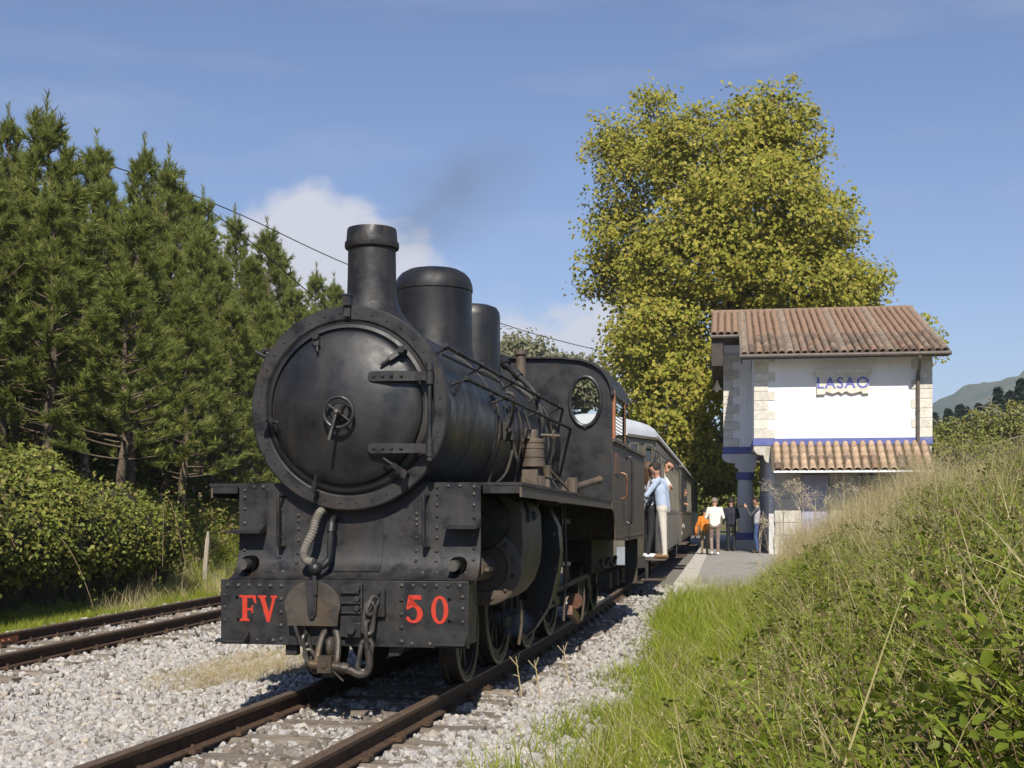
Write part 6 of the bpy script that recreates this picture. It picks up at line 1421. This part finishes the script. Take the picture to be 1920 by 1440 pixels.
# ------------------------------------------------------------------ grasses and brambles
def blades(seed, n, hmin, hmax, w, lean, rad, matn, seg=3):
    r = np.random.default_rng(seed); Vs = []; Fs = []; o = 0
    for k in range(n):
        a = r.uniform(0, 2*PI); b = np.array([*(r.normal(0, rad, 2)), -.02]); h = r.uniform(hmin, hmax); L_ = r.uniform(.2, 1)*lean; d = np.array([math.cos(a), math.sin(a), 0]); sv = np.array([-d[1], d[0], 0])*w*r.uniform(.6, 1.3)
        if r.random() < .5: sv = np.array([d[0], d[1], 0])*w
        pts_ = []
        for s in range(seg+1):
            t = s/seg; p = b+np.array([0, 0, h*(t-.28*L_*t*t)])+d*L_*h*t**2*.8; ww = sv*(1-t)**.7 if s < seg else sv*0
            pts_ += [p-ww, p+ww] if s < seg else [p]
        Vs += pts_
        for s in range(seg-1): q = o+2*s; Fs += [(q, q+1, q+3), (q, q+3, q+2)]
        q = o+2*(seg-1); Fs.append((q, q+1, q+2)); o += 2*seg+1
    return np.array(Vs), np.array(Fs)
def blade_mesh(name, matn, *a, **kw): V, F_ = blades(*a, matn, **kw); return np_mesh(name, V, F_, [matn])
def bramble_mesh(seed, n=18, ls=.042, rad=.2, hh=.25):
    """arching stems with three-part pointed leaves"""
    r = np.random.default_rng(seed); C, NR, S = [], [], []
    parts = []; P0, P1 = [], []
    for k in range(n):
        c = np.array([r.normal(0, rad), r.normal(0, rad), abs(r.normal(hh*.7, hh*.5))]); up_ = np.array([r.normal(0, .5), r.normal(0, .5)-.2, 1]); up_ /= np.linalg.norm(up_); t = np.cross(up_, rand_dirs(1, r)[0]); t /= np.linalg.norm(t); b = np.cross(up_, t); s = ls*r.uniform(.7, 1.4)
        for ang_ in (0, 1.5, -1.5):
            d = t*math.cos(ang_)+b*math.sin(ang_); e = np.cross(up_, d); sc = s*(1 if ang_ == 0 else .8); o = c+d*sc*.25
            pts_ = [o, o+d*sc*.35+e*sc*.34+up_*sc*.06, o+d*sc*.75+e*sc*.27+up_*sc*.03, o+d*sc*1.15-up_*sc*.12, o+d*sc*.75-e*sc*.27+up_*sc*.03, o+d*sc*.35-e*sc*.34+up_*sc*.06, o+d*sc*.55-up_*sc*.03]
            parts.append((np.array(pts_), np.array([(0, 6, 1), (1, 6, 2), (2, 6, 3), (3, 6, 4), (4, 6, 5), (5, 6, 0)])))
        P0.append(np.array([c[0]*.4, c[1]*.4, -.05])); P1.append(c)
    V1, F1 = join(parts); V2, F2 = tapers(P0, P1, np.full(n, .004), np.full(n, .002), 3)
    V, F_ = join([(V1, F1), (V2, F2)]); return np_mesh('bramble', V, F_, ['leaf_bank', 'stem_bramble'], [0]*len(F1)+[1]*len(F2))
def seed_grass(seed, n=7):
    r = np.random.default_rng(seed); V, F_ = blades(seed, n, .45, .95, .0035, .55, .07, '', seg=4); parts = [(V, F_)]
    for k in range(n):
        tip = V[k*9+8]; m = 10; C = tip+np.stack([r.normal(0, .012, m), r.normal(0, .012, m), -np.linspace(0, .16, m)], 1); nr = rand_dirs(m, r); parts.append(leaf_arrays(C, nr, np.full(m, .016), .22, r=r))
    V, F_ = join(parts); return np_mesh('seed_grass', V, F_, ['grass_dry'])
GR = [blade_mesh('grass', 'grass_green', s, 34, .10, .30, .0042, 1.0, .07) for s in range(3)]
GT = [blade_mesh('tall_grass', 'grass_green', 10+s, 40, .20, .55, .0055, 1.3, .10) for s in range(3)]
GD = [blade_mesh('dry_grass', 'grass_dry', 20+s, 34, .22, .60, .0036, 1.2, .12) for s in range(3)]
GSD = [seed_grass(30+s) for s in range(3)]
BR_ = [bramble_mesh(40+s) for s in range(4)]
BL_ = [bramble_mesh(50+s, 7, .068, .20, .30) for s in range(2)]
def zrot(n, tilt=.12): return np.stack([RNG.normal(0, tilt, n), RNG.normal(0, tilt, n), RNG.uniform(0, 6.28, n)], 1)
def bank_points(n, y0, y1, tlo, thi, power=1.0):
    y = y0*(y1/y0)**RNG.random(n); c = tc_x(y); off = np.clip(y-14, 0, 40)*.055
    t = tlo+off*.8+(thi-tlo)*RNG.random(n)**power; x = c+t
    ok = (x < .46*y+.4) & (x > -.46*y)
    x, y = x[ok], y[ok]; t = t[ok]; return x, y, t-np.clip(y-14, 0, 40)*.055
def place(name, label, sets):
    P, R_, S, I, src = [], [], [], [], []
    for (x, y), meshes, s0, s1, tilt in sets:
        n = len(x); base = len(src); src += meshes; P.append(np.stack([x, y, ground(x, y)-.01], 1)); R_.append(zrot(n, tilt)); S.append(RNG.uniform(s0, s1, n)); I.append(base+RNG.integers(0, len(meshes), n))
    # collection children are picked in name order, so the index follows the order given here
    return scatter(name, np.concatenate(P), np.concatenate(R_), np.concatenate(S), np.concatenate(I), src, label)
# green grass on the foot of the bank and sprinkled over the ballast shoulder
sets = []
x, y, t = bank_points(9000, 3.2, 34, 1.35, 3.6, .8); k = RNG.random(len(x)) < np.clip((t-1.3)*.55+.35*vnoise(x, y, 1.5, 9), .02, .9); sets.append(((x[k], y[k]), GR, .6, 1.3, .2))
x, y, t = bank_points(5200, 3.0, 34, 1.9, 4.2); k = RNG.random(len(x)) < np.clip(.5+.7*vnoise(x, y, 1.3, 19), .08, 1); sets.append(((x[k], y[k]), GT+GD[:1], .45, 1.1, .25))
x, y, t = bank_points(8000, 3.0, 22, 2.4, 8.5); k = RNG.random(len(x)) < np.clip(.45+.8*vnoise(x, y, 1.1, 23), .05, 1); sets.append(((x[k], y[k]), GT+GR, .5, 1.45, .35))
# lush tuft at the platform end
n = 2300; y = RNG.uniform(11, 24, n); x = tc_x(y)+1.95-np.clip(y-11, 0, 6)*.08+RNG.random(n)**.8*(1.1+np.clip(y-15, 0, 9)*.16); k = (~((y > 22.6) & (x-tc_x(y) < 2.3))) & (RNG.random(n) < np.clip(.6+.7*vnoise(x, y, 1.6, 31), .1, 1)); sets.append(((x[k], y[k]), GT, .55, 1.15, .2))
n = 1500; y = RNG.uniform(23.5, 35, n); x = tc_x(y)+2.5+RNG.random(n)**.7*2.2; sets.append(((x, y), GT+GD, .4, .9, .2))
n = 500; y = RNG.uniform(20.5, 23.6, n); x = tc_x(y)+1.75+RNG.random(n)*2.4; sets.append(((x, y), GT+GD[:1], .7, 1.25, .2))
# far side of the siding
n = 2600; y = RNG.uniform(9, 30, n); x = sd_x(y)-1.55-RNG.random(n)*1.1; sets.append(((x, y), GR, .4, .85, .2))
n = 3200; y = RNG.uniform(20.5, 40, n); x = sd_x(y)-1.7-RNG.random(n)*5; sets.append(((x, y), GT+GR+GD[:1], .6, 1.1, .2))
place('grass', 'green grass along the track side, bank foot and beyond the siding', sets)
# dry straw grass
sets = []
x, y, t = bank_points(6500, 3.0, 36, 2.9, 11); k = RNG.random(len(x)) < np.clip(.14+.55*vnoise(x, y, 2.6, 12)+(y-7)*.045, .04, .9); sets.append(((x[k], y[k]), GD, .5, 1.1, .35))
x, y, t = bank_points(1000, 9, 36, 3.6, 11); sets.append(((x, y), GSD, .7, 1.15, .2))
x, y, t = bank_points(800, 13, 34.5, 3.6, 9); k = RNG.random(len(x)) < np.clip(.3+1.0*vnoise(x, y, 2.2, 47), .02, 1); sets.append(((x[k], y[k]), GSD, 1.0, 1.5, .18))
x, y, t = bank_points(650, 3.0, 12, 2.7, 7); k = RNG.random(len(x)) < np.clip(.4+.9*vnoise(x, y, 1.5, 37), .03, 1); sets.append(((x[k], y[k]), GSD, .6, 1.3, .45))
n = 900; y = RNG.uniform(23, 34.5, n); x = y*RNG.uniform(.215, .335, n); sets.append(((x, y), GSD+GD[:1], 1.0, 1.75, .18))
n = 900; y = RNG.uniform(10.2, 13.8, n); x = tc_x(y)-1.3-RNG.random(n)*1.2; k = RNG.random(n) < np.clip(1.1-((x-tc_x(y)+1.9)/.7)**2-((y-11.8)/1.6)**2, 0, 1); sets.append(((x[k], y[k]), GD, .22, .42, .3))
n = 160; y = RNG.uniform(7.5, 9.5, n); x = tc_x(y)-1.2-RNG.random(n)*.6; sets.append(((x, y), GD[:1]+GR[:1], .12, .25, .3))
n = 160; y = RNG.uniform(19, 27, n); x = sd_x(y)-1.6-RNG.random(n)*1.8; sets.append(((x, y), GD+GSD[:1], .6, 1.1, .3))
place('dry_grass', 'dry straw coloured grass on the right hand bank and between the tracks', sets)
# brambles on the near bank
sets = []
x, y, t = bank_points(12500, 2.9, 30, 2.5, 9.5); k = RNG.random(len(x)) < np.clip((t-2.5)*.9, 0, 1)*np.clip(.66+.75*vnoise(x, y, 1.35, 41)-(y-16)*.03, .04, 1); sets.append(((x[k], y[k]), BR_, .6, 1.15, .3))
x, y, t = bank_points(600, 2.9, 10, 2.7, 6.5); k = RNG.random(len(x)) < np.clip(.5+.8*vnoise(x, y, .9, 16), .05, 1); sets.append(((x[k], y[k]), BL_, .6, 1.2, .4))
n = 260; y = RNG.uniform(10, 24, n); x = tc_x(y)+3.0+np.clip(y-14, 0, 40)*.055+RNG.random(n)*.9; sets.append(((x, y), BR_, .6, 1.1, .3))
place('bramble_cover', 'low brambles covering the near right hand bank', sets)
# dead umbel plants standing on the bank in front of the station
def umbel(u, v, Y, label, seed):
    r = np.random.default_rng(seed); x, y, zt = at(u, v, Y); zb = gz(x, y); h = zt-zb; root = thing('dead_umbel_plant', label, 'plant', (x, y, zb)); P0, P1, R0, R1 = [], [], [], []
    def br(p, d, ln, rad, dep):
        q = p+d*ln; P0.append(p); P1.append(q); R0.append(rad); R1.append(rad*.7)
        if dep == 0:
            for _ in range(8):
                e = d*.4+r.normal(0, .6, 3); e[2] = abs(e[2])*.8; e /= np.linalg.norm(e); t_ = q+e*.10*h/1.6; P0.append(q); P1.append(t_); R0.append(.0022); R1.append(.0018)
                for _ in range(2): f_ = t_+r.normal(0, .014, 3); P0.append(t_); P1.append(f_); R0.append(.004); R1.append(.003)
            return
        for _ in range(2 if dep != 2 else 3):
            e = d+r.normal(0, .42, 3); e[2] = abs(e[2]); e /= np.linalg.norm(e); br(q, e, ln*r.uniform(.55, .8), rad*.65, dep-1)
    br(np.zeros(3), np.array([0, 0, 1.]), h*.36, .012, 3)
    V, F_ = tapers(P0, P1, np.array(R0), np.array(R1), 4); link('stems', np_mesh('stems', V, F_, ['stem_dry']), root)
for k, (u, v, Y, lab) in enumerate(((1468, 885, 30, 'tall dead umbel plant nearest the porch column'), (1500, 890, 29, 'tall dead umbel plant second from the porch column'), (1540, 880, 28, 'dead umbel plant in front of the lean-to tiles'), (1600, 900, 26, 'short dead umbel plant at the foot of the lean-to'), (1425, 960, 31, 'low dead umbel plant beside the photographer'))): umbel(u, v, Y, lab, 70+k)
# weeds beside the rail
for k, (u, v, Y) in enumerate(((955, 1231, 9.9), (990, 1238, 9.8), (1045, 1210, 10.6))):
    x, y, z = at(u, v, Y); wd = thing('weed_stalk', ('forked weed stalk beside the front wheels', 'weed stalk right of the forked one beside the rail', 'short weed stalk farther along the rail')[k], 'plant', (x+.05, y, -.24)); zb = .24+z
    mb = MB(); mb.tube([(.06, 0, 0), (.03, 0, zb*.5), (0, 0, zb)], [.006, .005, .003], 5); mb.tube([(.02, 0, zb*.8), (-.05, 0, zb*1.0)], .004, 4); mb.tube([(.01, 0, zb*.9), (.03, 0, zb*1.06)], .004, 4); mb.tube([(.03, 0, zb*.62), (-.02, 0, zb*.66)], .004, 4); mb.build('stalk', 'grass_dry', wd)
# ------------------------------------------------------------------ far hills
def hill(name, label, cx, cy, rx, ry, h, seed, c1, c2, ridge=0):
    n = 90; xs_ = np.linspace(-1.25, 1.25, n); X, Y = np.meshgrid(xs_, xs_); d = np.sqrt(X**2+Y**2)
    Z = h*np.clip(1-d, 0, 1)**1.1+h*.10*vnoise(X*rx, Y*ry, rx*.5, seed)*np.clip(1.05-d, 0, 1)+h*.02*vnoise(X*rx, Y*ry, rx*.06, seed+1)*np.clip(1.05-d, 0, 1)-6*(d > 1)
    V = np.stack([cx+X.ravel()*rx, cy+Y.ravel()*ry, Z.ravel()], 1); ii = (np.arange(n-1)[:, None]*n+np.arange(n-1)[None, :]).ravel(); F_ = np.stack([ii, ii+1, ii+1+n, ii+n], 1)
    mname = 'hill_'+str(seed); M(mname, c1, c2, scale=.012, rough=.95, bump=.0)
    o = structure(link(name, np_mesh(name, V, F_, [mname], smooth=True))); o['label'] = label; return o
hill('hill', 'hazy wooded hill beyond the right edge of the station', 625, 1400, 430, 400, 200, 5, (0.035, 0.055, 0.022), (0.13, 0.12, 0.07))
hill('hill', 'low far hills along the valley', 150, 1900, 900, 400, 60, 9, (0.05, 0.075, 0.025), (0.09, 0.10, 0.04))
hill('hill', 'green wooded slope at the end of the valley', 130, 420, 170, 120, 26, 11, (0.07, 0.095, 0.02), (0.12, 0.13, 0.035))
# trees on the crest of the far hill, one wooded mass
# ------------------------------------------------------------------ overhead wires
def wire(name, label, pts_, r):
    P = [at(*p) for p in pts_]; mb = MB(); mb.tube(spline(P, 8), r, 5); o = mb.build(name, 'cable', None); tag(o, label, 'cable'); return o
wire('overhead_cable', 'upper overhead cable running behind the chimney to the big tree', [(-250, 160, 38), (0, 245, 42), (265, 330, 47), (450, 402, 51), (655, 497, 56), (938, 606, 64), (1125, 657, 70), (1300, 690, 76)], .022)
wire('overhead_cable', 'lower overhead cable dropping between the pine tops', [(300, 330, 42), (425, 418, 46), (480, 462, 48), (575, 545, 52), (690, 640, 57)], .022)
# ------------------------------------------------------------------ smoke, steam and haze
def volume_mat(name, dens, col, scale, thr, absorb=None, aniso=0.0):
    m = bpy.data.materials.new(name); m.use_nodes = True; N, L = m.node_tree.nodes, m.node_tree.links; N.clear(); out = N.new('ShaderNodeOutputMaterial'); v = N.new('ShaderNodeVolumePrincipled')
    v.inputs['Color'].default_value = (*col, 1); v.inputs['Anisotropy'].default_value = aniso
    if scale:
        tcn = N.new('ShaderNodeTexCoord'); n = N.new('ShaderNodeTexNoise'); n.inputs['Scale'].default_value = scale; n.inputs['Detail'].default_value = 4; L.new(tcn.outputs['Object'], n.inputs['Vector'])
        ln = N.new('ShaderNodeVectorMath'); ln.operation = 'LENGTH'; mp = N.new('ShaderNodeMapping'); mp.vector_type = 'POINT'; mp.inputs['Location'].default_value = (-1, -1, -1); mp.inputs['Scale'].default_value = (2, 2, 2); L.new(tcn.outputs['Generated'], mp.inputs[0]); L.new(mp.outputs[0], ln.inputs[0])
        fall = N.new('ShaderNodeMapRange'); fall.interpolation_type = 'SMOOTHSTEP'; fall.inputs['From Min'].default_value = .98; fall.inputs['From Max'].default_value = .25; L.new(ln.outputs['Value'], fall.inputs['Value'])
        r = N.new('ShaderNodeMapRange'); r.inputs['From Min'].default_value = thr; r.inputs['From Max'].default_value = thr+.3; r.inputs['To Max'].default_value = dens; L.new(n.outputs['Fac'], r.inputs['Value'])
        mu = N.new('ShaderNodeMath'); mu.operation = 'MULTIPLY'; L.new(r.outputs[0], mu.inputs[0]); L.new(fall.outputs[0], mu.inputs[1]); L.new(mu.outputs[0], v.inputs['Density'])
    else: v.inputs['Density'].default_value = dens
    L.new(v.outputs[0], out.inputs['Volume']); MATS[name] = m; return m
volume_mat('smoke_volume', .95, (.30, .29, .28), 1.7, .38)
volume_mat('steam_volume', 14.0, (.9, .88, .85), 6.0, .40)
mb = MB(); mb.ball((0, 0, 0), (1.0, 1.0, 1.0), 20, 12); sm = mb.build('smoke', 'smoke_volume', None); p = at(845, 372, 10.2); sm.location = p; sm.scale = (1.0, .60, .50); sm.rotation_euler = (0, -.42, 0); stuff(sm); sm['label'] = 'thin dark smoke drifting from the chimney'
mb = MB(); mb.ball((0, 0, 0), (1, 1, 1), 16, 10); s2 = mb.build('steam', 'steam_volume', None); s2.location = at(962, 1168, 10.9); s2.scale = (.20, .30, .15); stuff(s2); s2['label'] = 'small puff of steam beside the driving wheels'
volume_mat('haze_volume', .00026, (.74, .86, 1.0), 0, 0)
mb = MB(); mb.box(-1600, 1600, -40, 2450, -9, 235); hz = mb.build('haze', 'haze_volume', None, smooth=0); stuff(hz); hz['label'] = 'pale blue haze over the valley'
